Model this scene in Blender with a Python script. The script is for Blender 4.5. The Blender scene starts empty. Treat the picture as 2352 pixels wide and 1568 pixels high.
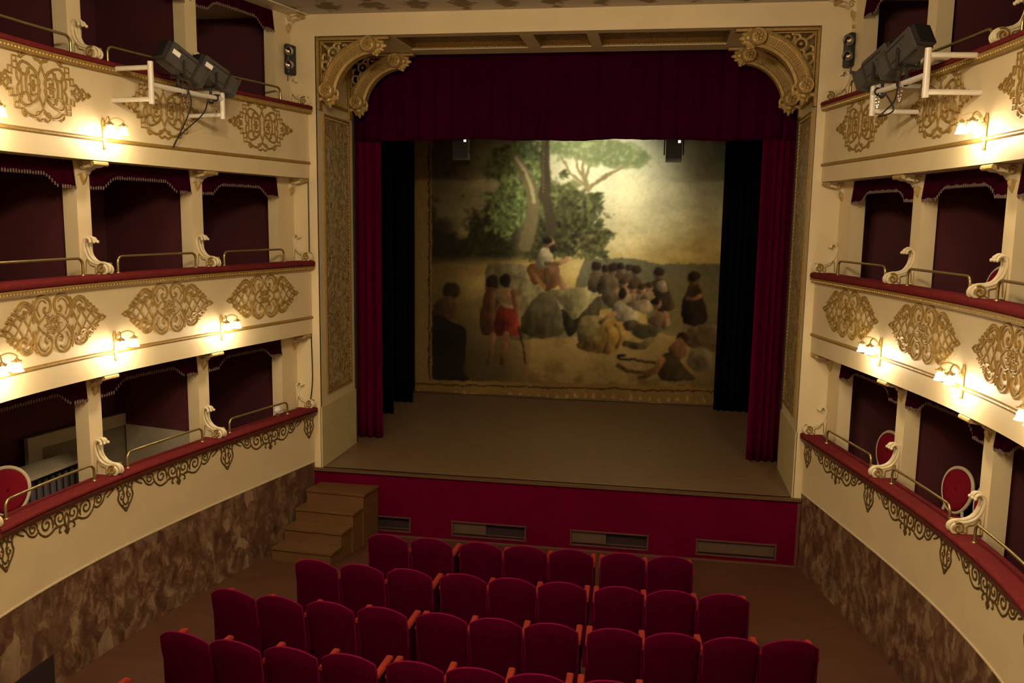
import bpy, math, random
import numpy as np
from mathutils import Matrix, Vector

# ------------------------------------------------------------------ camera, world, light, exposure
scene = bpy.context.scene
C = scene.collection
random.seed(7)
RNG = np.random.default_rng(7)
IMG_W, IMG_H, FPX = 2352, 1568, 1980.63
CAM = np.array([1.499, -12.235, 4.828])
YAW, PITCH, ROLL = math.radians(9.508), math.radians(-8.034), math.radians(0.834)


def cam_axes():
    cy, sy, cp, sp = math.cos(YAW), math.sin(YAW), math.cos(PITCH), math.sin(PITCH)
    f = np.array([-sy * cp, cy * cp, sp]); r = np.array([cy, sy, 0.0]); u = np.cross(r, f)
    cr, sr = math.cos(ROLL), math.sin(ROLL)
    return cr * r + sr * u, -sr * r + cr * u, f


CR, CU, CF = cam_axes()
cam_data = bpy.data.cameras.new('camera')
cam = bpy.data.objects.new('camera', cam_data)
C.objects.link(cam)
cam_data.sensor_width = 36.0
cam_data.lens = 36.0 * FPX / IMG_W
cam_data.clip_start = 0.05
cam.matrix_world = Matrix(((CR[0], CU[0], -CF[0], CAM[0]), (CR[1], CU[1], -CF[1], CAM[1]), (CR[2], CU[2], -CF[2], CAM[2]), (0, 0, 0, 1)))
scene.camera = cam

world = bpy.data.worlds.new('world'); scene.world = world
world.use_nodes = True
world.node_tree.nodes['Background'].inputs[0].default_value = (0.02, 0.017, 0.014, 1)
world.node_tree.nodes['Background'].inputs[1].default_value = 0.3

vs = scene.view_settings
vs.view_transform = 'Standard'; vs.look = 'None'; vs.gamma = 1.0; vs.use_curve_mapping = False
vs.exposure = 0.0
scene.cycles.use_denoising = True
scene.cycles.max_bounces = 8
scene.cycles.diffuse_bounces = 5
scene.cycles.sample_clamp_indirect = 4.0

SCONCE_W = 11.0          # watts of one sconce bulb
FILL_CHANDELIER_W = 134.0     # watts of one globe of the added house fill
WARM = (1.0, 0.80, 0.52)


def lamp(name, kind, loc, energy, color=WARM, size=0.04):
    d = bpy.data.lights.new(name, kind)
    d.energy = energy; d.color = color
    if kind in ('POINT', 'SPOT'):
        d.shadow_soft_size = size
    o = bpy.data.objects.new(name, d); C.objects.link(o); o.location = loc
    return o


def aim(o, target):
    o.rotation_euler = (Vector(target) - o.location).to_track_quat('-Z', 'Y').to_euler()


# stage lantern above the house valance, washing the top of the painted cloth
sp = lamp('stage_spot', 'SPOT', (0.05, 2.6, 7.7), 820, (1.0, 0.97, 0.80), 0.12)
sp.data.spot_size = math.radians(58); sp.data.spot_blend = 1.0
aim(sp, (0.1, 5.95, 5.45))
wash = lamp('stage_wash', 'SPOT', (0.2, 2.3, 8.3), 120, (1.0, 0.88, 0.62), 0.3)
wash.data.spot_size = math.radians(95); wash.data.spot_blend = 0.8
aim(wash, (0.2, 5.4, 2.6))

# ------------------------------------------------------------------ materials
MATS = {}


def srgb(r, g, b):
    f = lambda c: (c / 255 / 12.92) if c <= 10 else ((c / 255 + 0.055) / 1.055) ** 2.4
    return (f(r), f(g), f(b))


def mat(name, col, rough=0.6, metal=0.0, col2=None, scale=6.0, bump=0.0, bscale=60.0, sheen=0.0, stretch=(1, 1, 1), coat=0.0):
    m = bpy.data.materials.new(name); m.use_nodes = True
    nt = m.node_tree; b = nt.nodes['Principled BSDF']
    b.inputs['Roughness'].default_value = rough; b.inputs['Metallic'].default_value = metal
    if sheen:
        b.inputs['Sheen Weight'].default_value = sheen; b.inputs['Sheen Roughness'].default_value = 0.4
        b.inputs['Sheen Tint'].default_value = (min(1, col[0] * 2.5 + .1), col[1] * 2 + .01, col[2] * 2 + .04, 1)
        b.inputs['Specular IOR Level'].default_value = 0.02
    if coat:
        b.inputs['Coat Weight'].default_value = coat
    geo = nt.nodes.new('ShaderNodeNewGeometry'); mp = nt.nodes.new('ShaderNodeMapping')
    mp.inputs['Scale'].default_value = stretch
    nt.links.new(geo.outputs['Position'], mp.inputs['Vector'])
    n = nt.nodes.new('ShaderNodeTexNoise'); n.inputs['Scale'].default_value = scale; n.inputs['Detail'].default_value = 4
    nt.links.new(mp.outputs[0], n.inputs['Vector'])
    r = nt.nodes.new('ShaderNodeValToRGB')
    r.color_ramp.elements[0].position = 0.3; r.color_ramp.elements[1].position = 0.7
    c2 = col2 or tuple(c * 0.9 for c in col)
    r.color_ramp.elements[0].color = (*c2, 1); r.color_ramp.elements[1].color = (*col, 1)
    nt.links.new(n.outputs['Fac'], r.inputs[0]); nt.links.new(r.outputs[0], b.inputs['Base Color'])
    if bump:
        n2 = nt.nodes.new('ShaderNodeTexNoise'); n2.inputs['Scale'].default_value = bscale
        nt.links.new(mp.outputs[0], n2.inputs['Vector'])
        bp = nt.nodes.new('ShaderNodeBump'); bp.inputs['Strength'].default_value = bump; bp.inputs['Distance'].default_value = 0.01
        nt.links.new(n2.outputs['Fac'], bp.inputs['Height']); nt.links.new(bp.outputs[0], b.inputs['Normal'])
    MATS[name] = m
    return m


mat('cream', (0.66, 0.535, 0.325), 0.55, col2=(0.61, 0.49, 0.295), scale=2.5, bump=0.05, bscale=90)
mat('cream_trim', (0.684, 0.589, 0.399), 0.45, col2=(0.627, 0.5225, 0.3325), scale=9)
mat('stone_base', (0.525, 0.4375, 0.2375), 0.6, col2=(0.4625, 0.375, 0.1938), scale=5, bump=0.15, bscale=120)
mat('reveal', (0.65, 0.533, 0.3185), 0.6, col2=(0.585, 0.481, 0.2795), scale=3)
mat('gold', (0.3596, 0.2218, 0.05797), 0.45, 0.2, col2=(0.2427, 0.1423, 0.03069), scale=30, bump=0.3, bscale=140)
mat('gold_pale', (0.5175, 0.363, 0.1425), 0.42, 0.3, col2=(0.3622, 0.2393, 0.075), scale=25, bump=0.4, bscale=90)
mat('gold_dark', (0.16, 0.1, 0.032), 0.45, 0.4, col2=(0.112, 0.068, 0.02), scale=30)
mat('brass', (0.42, 0.329, 0.14), 0.28, 0.75, col2=(0.35, 0.259, 0.098), scale=12)
mat('ledge_velvet', (0.135, 0.01944, 0.01944), 0.85, sheen=0.15, col2=(0.108, 0.01404, 0.0149), scale=14)
mat('ledge_wood', (0.119, 0.0315, 0.0175), 0.4, col2=(0.084, 0.021, 0.0126), scale=14)
mat('seat_velvet', (0.06045, 0.000144, 0.01463), 0.9, sheen=0.06, col2=(0.04836, 0.000108, 0.0115), scale=10)
mat('seat_piping', (0.153, 0.004, 0.0385), 0.8, sheen=0.2)
mat('arm_velvet', (0.253, 0.0325, 0.0216), 0.9, sheen=0.2, col2=(0.209, 0.025, 0.0168), scale=40, bump=0.3, bscale=200)
mat('curtain_red', (0.09036, 0.000126, 0.0231), 0.85, sheen=0.08, col2=(0.06906, 0.000105, 0.01785), scale=4)
mat('valance_red', (0.03456, 0.000105, 0.01452), 0.9, sheen=0.06, col2=(0.02736, 8.4e-05, 0.01188), scale=3)
mat('wing_black', (0.004, 0.0025, 0.007), 0.95, sheen=0.002)
mat('box_wall', (0.063, 0.00576, 0.01064), 0.8, col2=(0.051, 0.00432, 0.00836), scale=3)
mat('box_floor', (0.10, 0.03, 0.02), 0.7)
mat('box_cloth', (0.027, 0.0012, 0.0072), 0.9, sheen=0.06)
mat('fringe', (0.18, 0.108, 0.099), 0.8)
mat('stage_red', (0.1009, 0.000288, 0.0168), 0.7, col2=(0.08075, 0.00024, 0.0132), scale=2, sheen=0.01)
mat('stage_floor', (0.1837, 0.1155, 0.0578), 0.42, col2=(0.1488, 0.0875, 0.0476), scale=3, stretch=(1, 3, 1))
mat('stage_edge', (0.102, 0.051, 0.024), 0.4)
mat('step_wood', (0.13, 0.065, 0.02184), 0.36, col2=(0.0936, 0.0442, 0.01456), scale=6, stretch=(1, 7, 7))
mat('floor_wood', (0.0825, 0.031, 0.0132), 0.5, col2=(0.06325, 0.0225, 0.0099), scale=2.2, stretch=(1, 2.5, 1))
mat('vent_frame', (0.102, 0.033, 0.024), 0.5)
mat('vent_dark', (0.018, 0.006, 0.006), 0.8)
mat('vent_panel', (0.084, 0.048, 0.03), 0.6)
mat('iron_black', (0.018, 0.017, 0.018), 0.45, 0.2)
mat('lantern_body', (0.05304, 0.0459, 0.0408), 0.55, 0.1, col2=(0.04284, 0.03672, 0.03366), scale=8)
mat('sticker', (0.85, 0.80, 0.75), 0.6)
mat('white_pipe', (0.68, 0.629, 0.544), 0.35, col2=(0.629, 0.561, 0.459), scale=10)
mat('chrome', (0.85, 0.83, 0.78), 0.12, 1.0)
mat('radiator', (0.10, 0.085, 0.09), 0.5)
mat('panel_white', (0.3575, 0.3055, 0.2145), 0.55)
mat('panel_grey', (0.169, 0.1365, 0.0845), 0.6)
mat('chair_cream', (0.54, 0.45, 0.315), 0.45)
mat('chair_red', (0.165, 0.0066, 0.0154), 0.8, sheen=0.2)
mat('chair_rail', (0.30, 0.22, 0.10), 0.4)
mat('stagehouse', (0.030, 0.022, 0.020), 0.9)
mat('rosin', (0.50, 0.42, 0.28), 0.6)


def emis(name, col, strength):
    m = bpy.data.materials.new(name); m.use_nodes = True
    b = m.node_tree.nodes['Principled BSDF']
    b.inputs['Base Color'].default_value = (0.9, 0.85, 0.75, 1)
    b.inputs['Emission Color'].default_value = (*col, 1); b.inputs['Emission Strength'].default_value = strength
    MATS[name] = m


emis('lit_glass', (1.0, 0.88, 0.66), 7.0)
emis('pilot_light', (1.0, 0.95, 0.85), 1.2)


def ramp(nt, els):
    r = nt.nodes.new('ShaderNodeValToRGB'); cr = r.color_ramp
    while len(cr.elements) < len(els):
        cr.elements.new(0.5)
    for e, (p, c) in zip(cr.elements, els):
        e.position = p; e.color = (*c, 1)
    return r


def marble():
    m = bpy.data.materials.new('marble'); m.use_nodes = True; nt = m.node_tree; b = nt.nodes['Principled BSDF']
    b.inputs['Roughness'].default_value = 0.5
    L = nt.links.new
    geo = nt.nodes.new('ShaderNodeNewGeometry')
    mp = nt.nodes.new('ShaderNodeMapping'); mp.inputs['Scale'].default_value = (1.0, 1.0, 0.7)
    L(geo.outputs['Position'], mp.inputs['Vector'])
    n0 = nt.nodes.new('ShaderNodeTexNoise'); n0.inputs['Scale'].default_value = 3.2; n0.inputs['Detail'].default_value = 3
    L(mp.outputs[0], n0.inputs['Vector'])
    mix = nt.nodes.new('ShaderNodeMix'); mix.data_type = 'VECTOR'; mix.inputs['Factor'].default_value = 0.22
    L(mp.outputs[0], mix.inputs[4]); L(n0.outputs['Color'], mix.inputs[5])
    v = nt.nodes.new('ShaderNodeTexVoronoi'); v.inputs['Scale'].default_value = 8.0; v.feature = 'F1'
    L(mix.outputs[1], v.inputs['Vector'])
    sep = nt.nodes.new('ShaderNodeSeparateColor'); L(v.outputs['Color'], sep.inputs[0])
    n1 = nt.nodes.new('ShaderNodeTexNoise'); n1.inputs['Scale'].default_value = 6.5; n1.inputs['Detail'].default_value = 8; n1.inputs['Roughness'].default_value = 0.68; n1.inputs['Distortion'].default_value = 0.5
    L(mp.outputs[0], n1.inputs['Vector'])
    base = ramp(nt, [(0.33, (0.035, 0.013, 0.009)), (0.43, (0.085, 0.036, 0.020)), (0.50, (0.12, 0.060, 0.033)), (0.57, (0.20, 0.118, 0.066)), (0.67, (0.33, 0.22, 0.125))])
    L(n1.outputs['Fac'], base.inputs[0])
    patch = ramp(nt, [(0.0, (0.06, 0.024, 0.016)), (0.35, (0.095, 0.045, 0.028)), (0.6, (0.13, 0.075, 0.042)), (0.8, (0.17, 0.10, 0.060)), (0.90, (0.33, 0.23, 0.14))])
    L(sep.outputs[0], patch.inputs[0])
    nm = nt.nodes.new('ShaderNodeTexNoise'); nm.inputs['Scale'].default_value = 1.6; nm.inputs['Detail'].default_value = 3
    L(mp.outputs[0], nm.inputs['Vector'])
    fm = nt.nodes.new('ShaderNodeMapRange'); fm.inputs[1].default_value = 0.42; fm.inputs[2].default_value = 0.62; fm.inputs[3].default_value = 0.10; fm.inputs[4].default_value = 0.62
    L(nm.outputs['Fac'], fm.inputs[0])
    mx = nt.nodes.new('ShaderNodeMix'); mx.data_type = 'RGBA'
    L(fm.outputs[0], mx.inputs['Factor'])
    L(base.outputs[0], mx.inputs[6]); L(patch.outputs[0], mx.inputs[7])
    L(mx.outputs[2], b.inputs['Base Color'])
    MATS['marble'] = m


marble()


def damask(name, c1, c2, scale):
    m = bpy.data.materials.new(name); m.use_nodes = True; nt = m.node_tree; b = nt.nodes['Principled BSDF']
    b.inputs['Roughness'].default_value = 0.5; b.inputs['Metallic'].default_value = 0.25
    L = nt.links.new
    geo = nt.nodes.new('ShaderNodeNewGeometry')
    n = nt.nodes.new('ShaderNodeTexNoise'); n.inputs['Scale'].default_value = scale; n.inputs['Detail'].default_value = 3; n.inputs['Distortion'].default_value = 2.5
    L(geo.outputs['Position'], n.inputs['Vector'])
    r = ramp(nt, [(0.38, c1), (0.50, tuple((a + b_) / 2 for a, b_ in zip(c1, c2))), (0.62, c2)])
    L(n.outputs['Fac'], r.inputs[0]); L(r.outputs[0], b.inputs['Base Color'])
    bp = nt.nodes.new('ShaderNodeBump'); bp.inputs['Strength'].default_value = 0.9; bp.inputs['Distance'].default_value = 0.02
    L(n.outputs['Fac'], bp.inputs['Height']); L(bp.outputs[0], b.inputs['Normal'])
    MATS[name] = m


damask('damask', (0.20, 0.125, 0.05), (0.50, 0.37, 0.18), 6.0)
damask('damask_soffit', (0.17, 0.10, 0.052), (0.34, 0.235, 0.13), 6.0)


def ceiling_mat():
    m = bpy.data.materials.new('ceiling_paint'); m.use_nodes = True; nt = m.node_tree; b = nt.nodes['Principled BSDF']
    b.inputs['Roughness'].default_value = 0.8
    L = nt.links.new
    geo = nt.nodes.new('ShaderNodeNewGeometry'); sx = nt.nodes.new('ShaderNodeSeparateXYZ'); L(geo.outputs['Position'], sx.inputs[0])
    n = nt.nodes.new('ShaderNodeTexNoise'); n.inputs['Scale'].default_value = 7; n.inputs['Detail'].default_value = 4
    L(geo.outputs['Position'], n.inputs['Vector'])
    w = nt.nodes.new('ShaderNodeMath'); w.operation = 'MULTIPLY'; w.inputs[1].default_value = 2 * math.pi / 0.62; L(sx.outputs[0], w.inputs[0])
    s = nt.nodes.new('ShaderNodeMath'); s.operation = 'COSINE'; L(w.outputs[0], s.inputs[0])
    # a stencilled motif: periodic along x, held in a band near the proscenium
    yb = nt.nodes.new('ShaderNodeMath'); yb.operation = 'ADD'; yb.inputs[1].default_value = 0.42; L(sx.outputs[1], yb.inputs[0])
    ya = nt.nodes.new('ShaderNodeMath'); ya.operation = 'ABSOLUTE'; L(yb.outputs[0], ya.inputs[0])
    ym = nt.nodes.new('ShaderNodeMath'); ym.operation = 'MULTIPLY'; ym.inputs[1].default_value = 4.0; L(ya.outputs[0], ym.inputs[0])
    a = nt.nodes.new('ShaderNodeMath'); a.operation = 'SUBTRACT'; L(s.outputs[0], a.inputs[0]); L(ym.outputs[0], a.inputs[1])
    nn = nt.nodes.new('ShaderNodeMath'); nn.operation = 'MULTIPLY_ADD'; nn.inputs[1].default_value = 4.5; nn.inputs[2].default_value = -1.7
    L(n.outputs['Fac'], nn.inputs[0])
    t = nt.nodes.new('ShaderNodeMath'); t.operation = 'ADD'; L(a.outputs[0], t.inputs[0]); L(nn.outputs[0], t.inputs[1])
    r = ramp(nt, [(0.10, (0.50, 0.44, 0.36)), (0.80, (0.20, 0.14, 0.075))])
    L(t.outputs[0], r.inputs[0]); L(r.outputs[0], b.inputs['Base Color'])
    MATS['ceiling_paint'] = m


ceiling_mat()

# ------------------------------------------------------------------ mesh helpers


class MB:
    def __init__(self):
        self.v = []; self.f = []; self.n = 0

    def add(self, verts, faces):
        verts = np.asarray(verts, float).reshape(-1, 3)
        o = self.n
        self.v.append(verts); self.n += len(verts)
        self.f.extend([tuple(int(i) + o for i in q) for q in faces])
        return self

    def box(self, c, s, M=None):
        x, y, z = (a / 2 for a in s)
        p = np.array([(-x, -y, -z), (x, -y, -z), (x, y, -z), (-x, y, -z), (-x, -y, z), (x, -y, z), (x, y, z), (-x, y, z)])
        if M is not None:
            p = p @ np.array(M).T
        return self.add(p + np.array(c), [(0, 3, 2, 1), (4, 5, 6, 7), (0, 1, 5, 4), (1, 2, 6, 5), (2, 3, 7, 6), (3, 0, 4, 7)])

    def grid(self, P, closed_u=False, closed_v=False):
        P = np.asarray(P, float); nu, nv = P.shape[:2]
        fs = []
        for i in range(nu if closed_u else nu - 1):
            for j in range(nv if closed_v else nv - 1):
                a = i * nv + j; b = ((i + 1) % nu) * nv + j; c2 = ((i + 1) % nu) * nv + (j + 1) % nv; d = i * nv + (j + 1) % nv
                fs.append((a, b, c2, d))
        return self.add(P.reshape(-1, 3), fs)

    def cap(self, pts, flip=False):
        n = len(pts); q = list(range(n))
        return self.add(pts, [tuple(q[::-1] if flip else q)])

    def tube(self, path, r, n=8, normal=None, flat=1.0, caps=True, closed=False):
        P = np.asarray(path, float); m = len(P)
        if closed:
            T = np.roll(P, -1, 0) - np.roll(P, 1, 0)
        else:
            T = np.gradient(P, axis=0)
        T /= np.linalg.norm(T, axis=1, keepdims=True) + 1e-12
        if normal is not None:
            N = np.broadcast_to(np.asarray(normal, float), P.shape)
            S = np.cross(T, N); S /= np.linalg.norm(S, axis=1, keepdims=True) + 1e-9; N = np.cross(S, T)
        else:
            N = np.zeros_like(P)
            a = np.array([0, 0, 1.0]) if abs(T[0, 2]) < 0.9 else np.array([1.0, 0, 0])
            v = a - T[0] * (a @ T[0]); v /= np.linalg.norm(v); N[0] = v
            for i in range(1, m):
                v = N[i - 1] - T[i] * (N[i - 1] @ T[i]); N[i] = v / (np.linalg.norm(v) + 1e-12)
            S = np.cross(T, N)
        rr = np.broadcast_to(np.asarray(r, float), (m,))
        an = np.arange(n) * 2 * math.pi / n + math.pi / n
        G = P[:, None] + rr[:, None, None] * (np.cos(an)[None, :, None] * S[:, None] + flat * np.sin(an)[None, :, None] * N[:, None])
        self.grid(G, closed_u=closed, closed_v=True)
        if caps and not closed:
            self.cap(G[0], True); self.cap(G[-1])
        return self

    def lathe(self, prof, c=(0, 0, 0), axis=(0, 0, 1), n=16):
        a = np.array(axis, float); a /= np.linalg.norm(a)
        h = np.array([1.0, 0, 0]) if abs(a[0]) < 0.9 else np.array([0, 1.0, 0])
        e1 = np.cross(a, h); e1 /= np.linalg.norm(e1); e2 = np.cross(a, e1)
        an = np.arange(n) * 2 * math.pi / n
        G = np.array([[np.array(c) + a * z + r * (math.cos(t) * e1 + math.sin(t) * e2) for t in an] for r, z in prof])
        return self.grid(G, closed_v=True)

    def sphere(self, c, r, n=8, m=6, sc=(1, 1, 1)):
        G = np.array([[(c[0] + r * sc[0] * math.sin(a) * math.cos(b), c[1] + r * sc[1] * math.sin(a) * math.sin(b), c[2] + r * sc[2] * math.cos(a))
                       for b in np.arange(n) * 2 * math.pi / n] for a in np.linspace(0.02, math.pi - 0.02, m)])
        return self.grid(G, closed_v=True)

    def sweep(self, sections, closed_prof=True, caps=True):
        G = np.asarray(sections, float)
        self.grid(G, closed_v=closed_prof)
        if caps and closed_prof:
            self.cap(G[0], True); self.cap(G[-1])
        return self

    def mesh(self, name, material, smooth=True):
        me = bpy.data.meshes.new(name)
        me.from_pydata(np.concatenate(self.v).tolist(), [], self.f)
        me.materials.append(MATS[material])
        if smooth:
            me.shade_smooth()
            try:
                me.set_sharp_from_angle(angle=math.radians(38))
            except Exception:
                pass
        me.update()
        return me

    def build(self, name, material, parent=None, smooth=True, loc=None):
        o = bpy.data.objects.new(name, self.mesh(name, material, smooth))
        C.objects.link(o)
        if parent is not None:
            o.parent = parent
        if loc is not None:
            o.location = loc
        return o


def fix_normals(o):
    import bmesh
    bm = bmesh.new(); bm.from_mesh(o.data); bmesh.ops.recalc_face_normals(bm, faces=bm.faces); bm.to_mesh(o.data); bm.free()
    return o


def thing(name, label, cat, loc=(0, 0, 0), rz=0.0, group=None):
    o = bpy.data.objects.new(name, None); C.objects.link(o)
    o.empty_display_size = 0.1
    o.location = loc; o.rotation_euler = (0, 0, rz)
    o['label'] = label; o['category'] = cat
    if group: o['group'] = group
    return o


def tag(o, label, cat, group=None):
    o['label'] = label; o['category'] = cat
    if group: o['group'] = group
    return o


def structure(name, label=None):
    o = bpy.data.objects.new(name, None); C.objects.link(o); o['kind'] = 'structure'
    if label: o['label'] = label
    return o


def copy_tree(o, parent=None):
    c = o.copy(); C.objects.link(c); c.parent = parent
    for ch in o.children:
        copy_tree(ch, c)
    return c


def bez(p0, p1, p2, p3, n=14):
    t = np.linspace(0, 1, n)[:, None]; p0, p1, p2, p3 = map(np.asarray, (p0, p1, p2, p3))
    return (1 - t) ** 3 * p0 + 3 * (1 - t) ** 2 * t * p1 + 3 * (1 - t) * t * t * p2 + t ** 3 * p3


def catmull(pts, per=7, closed=False):
    P = np.asarray(pts, float)
    if closed:
        Q = np.vstack([P[-1], P, P[0], P[1]])
    else:
        Q = np.vstack([2 * P[0] - P[1], P, 2 * P[-1] - P[-2]])
    out = []
    for i in range(1, len(Q) - 2):
        t = np.linspace(0, 1, per, endpoint=False)[:, None]
        a, b, c, d = Q[i - 1], Q[i], Q[i + 1], Q[i + 2]
        out.append(0.5 * (2 * b + (c - a) * t + (2 * a - 5 * b + 4 * c - d) * t * t + (3 * b - a - 3 * c + d) * t ** 3))
    if not closed:
        out.append(P[-1][None])
    return np.vstack(out)


def spiral(c, r0, r1, a0, a1, n=26, sx=1.0, sy=1.0):
    t = np.linspace(0, 1, n); r = r0 + (r1 - r0) * t; a = np.radians(a0 + (a1 - a0) * t)
    return np.stack([c[0] + sx * r * np.cos(a), c[1] + sy * r * np.sin(a)], -1)


# ------------------------------------------------------------------ the plan of the house
HALF = 3.496            # half width of the proscenium opening
X0 = 3.607
ZS = 1.007              # stage height
ZT = 7.40               # top of the opening
ZC = 7.70               # ceiling
TIER = [dict(bot=1.105, par=1.88, ledge=1.953, top=3.087),
        dict(bot=3.087, par=4.09, ledge=4.182, top=5.385),
        dict(bot=5.385, par=6.35, ledge=6.425, top=7.69)]
PIER = [0.0, 2.02, 3.78, 5.53]
TIERW = ['lowest', 'middle', 'top']
SIDEW = {-1: 'steps side', 1: 'side opposite steps'}
BAYW = ['box next to stage', 'second box from stage', 'third box from stage']
PILW = ['against the proscenium', 'first pillar from stage', 'second pillar from stage', 'third pillar from stage']


def cx(t):
    return X0 + 0.211 * t + 0.016 * t * t - 0.005 * t ** 3


def dcx(t):
    return 0.211 + 0.032 * t - 0.015 * t * t


def W(s, t, z, off=0.0):
    """point on the horseshoe wall: side s, distance t from the stage front, height z, off > 0 away from the room"""
    d = dcx(t); n = np.sqrt(1 + d * d)
    return np.stack(np.broadcast_arrays(s * (cx(t) + off / n), -t + off * d / n, z), -1) if np.ndim(t) or np.ndim(z) or np.ndim(off) else np.array([s * (cx(t) + off / n), -t + off * d / n, z])


def WN(s, t):
    d = dcx(t); n = math.sqrt(1 + d * d)
    return np.array([-s / n, -d / n, 0.0])      # inward normal


def WT(s, t):
    d = dcx(t); n = math.sqrt(1 + d * d)
    return np.array([s * d / n, -1 / n, 0.0])   # away from the stage


def strip(s, t0, t1, prof, n=24, closed=True):
    """sweep an (off, z) profile along the wall"""
    p = np.array(prof, float)
    secs = []
    for t in np.linspace(t0, t1, n):
        secs.append(np.array([W(s, t, z, o) for o, z in p]))
    return MB().sweep(secs, closed)


def round_rect(o0, o1, z0, z1, r, n=4):
    pts = []
    for (cx_, cz, a) in ((o1 - r, z1 - r, 0), (o0 + r, z1 - r, 90), (o0 + r, z0 + r, 180), (o1 - r, z0 + r, 270)):
        for k in range(n + 1):
            an = math.radians(a + 90 * k / n); pts.append((cx_ + r * math.cos(an), cz + r * math.sin(an)))
    return pts


# ------------------------------------------------------------------ room shell
fl = MB().grid([[(-6.5, -14, 0), (-6.5, 0.02, 0)], [(6.5, -14, 0), (6.5, 0.02, 0)]]).build('floor', 'floor_wood')
fl['kind'] = 'structure'; fl['label'] = 'dark brown wooden floor of the stalls'
ce = MB().box((0, -6.9, ZC + 0.1), (13.0, 14.2, 0.2)).build('ceiling', 'ceiling_paint')
ce['kind'] = 'structure'; ce['label'] = 'grey painted ceiling with stencilled brown motifs'
bw = MB().box((0, -14.05, 3.9), (13.0, 0.1, 7.9)).build('wall_back', 'cream'); bw['kind'] = 'structure'
T_END = 7.0
for s, side in ((-1, 'left'), (1, 'right')):
    root = structure('wall_' + side, ('cream wall with three tiers of boxes, ' + SIDEW[s]))
    # marbled wainscot with a thin cream lip
    fix_normals(strip(s, 0.0, T_END, [(0, 0), (0, 1.09), (0.12, 1.09), (0.12, 0)], 40).build('marble_wainscot', 'marble', root))
    fix_normals(strip(s, 0.0, T_END, [(-0.008, 1.09), (-0.008, 1.108), (0.12, 1.108), (0.12, 1.09)], 40).build('wainscot_lip', 'cream_trim', root))
    for k, T in enumerate(TIER):
        zb = T['bot'] + (0.0 if k else 0.003)
        fix_normals(strip(s, 0.0, T_END, [(0, zb), (0, T['par']), (0.10, T['par']), (0.10, zb)], 40).build(['lower_parapet', 'middle_parapet', 'upper_parapet'][k], 'cream', root))
        # box floor slab
        fz = T['bot'] + 0.02
        fix_normals(strip(s, -0.0, T_END, [(0.10, fz), (0.10, fz + 0.06), (2.0, fz + 0.06), (2.0, fz)], 30).build('box_floor', 'box_floor', root))
        # soffit behind the parapet above
        zt = T['top']
        if k < 2:
            fix_normals(strip(s, 0.0, T_END, [(0.10, zt), (0.10, zt + 0.018), (2.0, zt + 0.018), (2.0, zt)], 30).build('box_soffit', 'cream', root))
        fix_normals(strip(s, 0.0, T_END, [(1.75, fz + 0.06), (1.75, zt), (1.85, zt), (1.85, fz + 0.06)], 30).build('box_back_wall', 'box_wall', root))
        # pillars
        for i, tp in enumerate(PIER + [7.0]):
            if i == 0:
                a, b = 0.0, 0.42
            else:
                a, b = tp - 0.095, tp + 0.095
            zt2 = zt if k < 2 else 7.69
            sec = lambda z: np.array([W(s, a, z, 0.25), W(s, b, z, 0.25), W(s, b, z, 0.43), W(s, a, z, 0.43)])
            fix_normals(MB().sweep([sec(T['par'] - 0.75), sec(zt2)]).build('pillar', 'cream', root, smooth=False))
            if i > 0 and not (k == 0 and s == -1 and i == 2):
                sec2 = lambda z: np.array([W(s, tp - 0.05, z, 0.43), W(s, tp + 0.05, z, 0.43), W(s, tp + 0.05, z, 1.75), W(s, tp - 0.05, z, 1.75)])
                fix_normals(MB().sweep([sec2(fz + 0.06), sec2(zt2)]).build('partition', 'box_wall', root, smooth=False))
    # cornice over the top tier
    fix_normals(strip(s, 0.0, T_END, [(-0.03, 7.685), (-0.03, 7.70), (2.0, 7.70), (2.0, 7.685)], 40).build('cornice', 'cream_trim', root))
    # mouldings along the parapets
    for z, nm in ((3.331, 1), (5.606, 2)):
        prof = [(-0.022 * math.sin(a), z - 0.022 * math.cos(a)) for a in np.linspace(0, math.pi, 7)]
        mm = strip(s, 0.0, T_END, [(0.0, z - 0.024)] + prof[1:-1] + [(0.0, z + 0.024)], 60)
        fix_normals(mm.build('gilt_moulding', 'gold', root))
    # wall beyond the last box, behind the seats in view
    pts = [W(s, T_END, 0, 0.0), np.array([s * 4.6, -8.2, 0]), np.array([s * 4.6, -14, 0])]
    fix_normals(MB().grid([[(p[0], p[1], z) for z in (0, 7.7)] for p in pts]).build('far_wall', 'cream', root))
    # end wall of the boxes beside the stage
    fix_normals(MB().box((s * 5.3, 0.09, 3.9), (2.6, 0.08, 7.8)).build('box_end_wall', 'box_wall', root))

# ------------------------------------------------------------------ proscenium
pr = structure('wall_proscenium', 'cream proscenium wall around the stage opening')
for s in (-1, 1):
    fr = MB().box((s * (HALF + 0.30), 0.02, 4.20), (0.60, 0.04, 6.40)); fr.build('front_face', 'cream', pr, smooth=False)
    fr2 = MB().box((s * (HALF + 0.01), 0.76, 4.2), (0.02, 1.5, 6.42)); fr2.build('reveal', 'reveal', pr, smooth=False)
    # pedestal at the foot of the reveal
    MB().box((s * (HALF - 0.006), 0.765, 1.475), (0.028, 1.53, 0.95)).build('reveal_pedestal', 'stone_base', pr, smooth=False)
    MB().box((s * (HALF + 0.5), 1.55, 4.3), (1.04, 0.06, 6.6)).build('reveal_return', 'stagehouse', pr, smooth=False)
MB().box((0, 0.02, 7.56), (2 * HALF + 1.2, 0.04, 0.32)).build('header', 'cream', pr, smooth=False)
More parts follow.
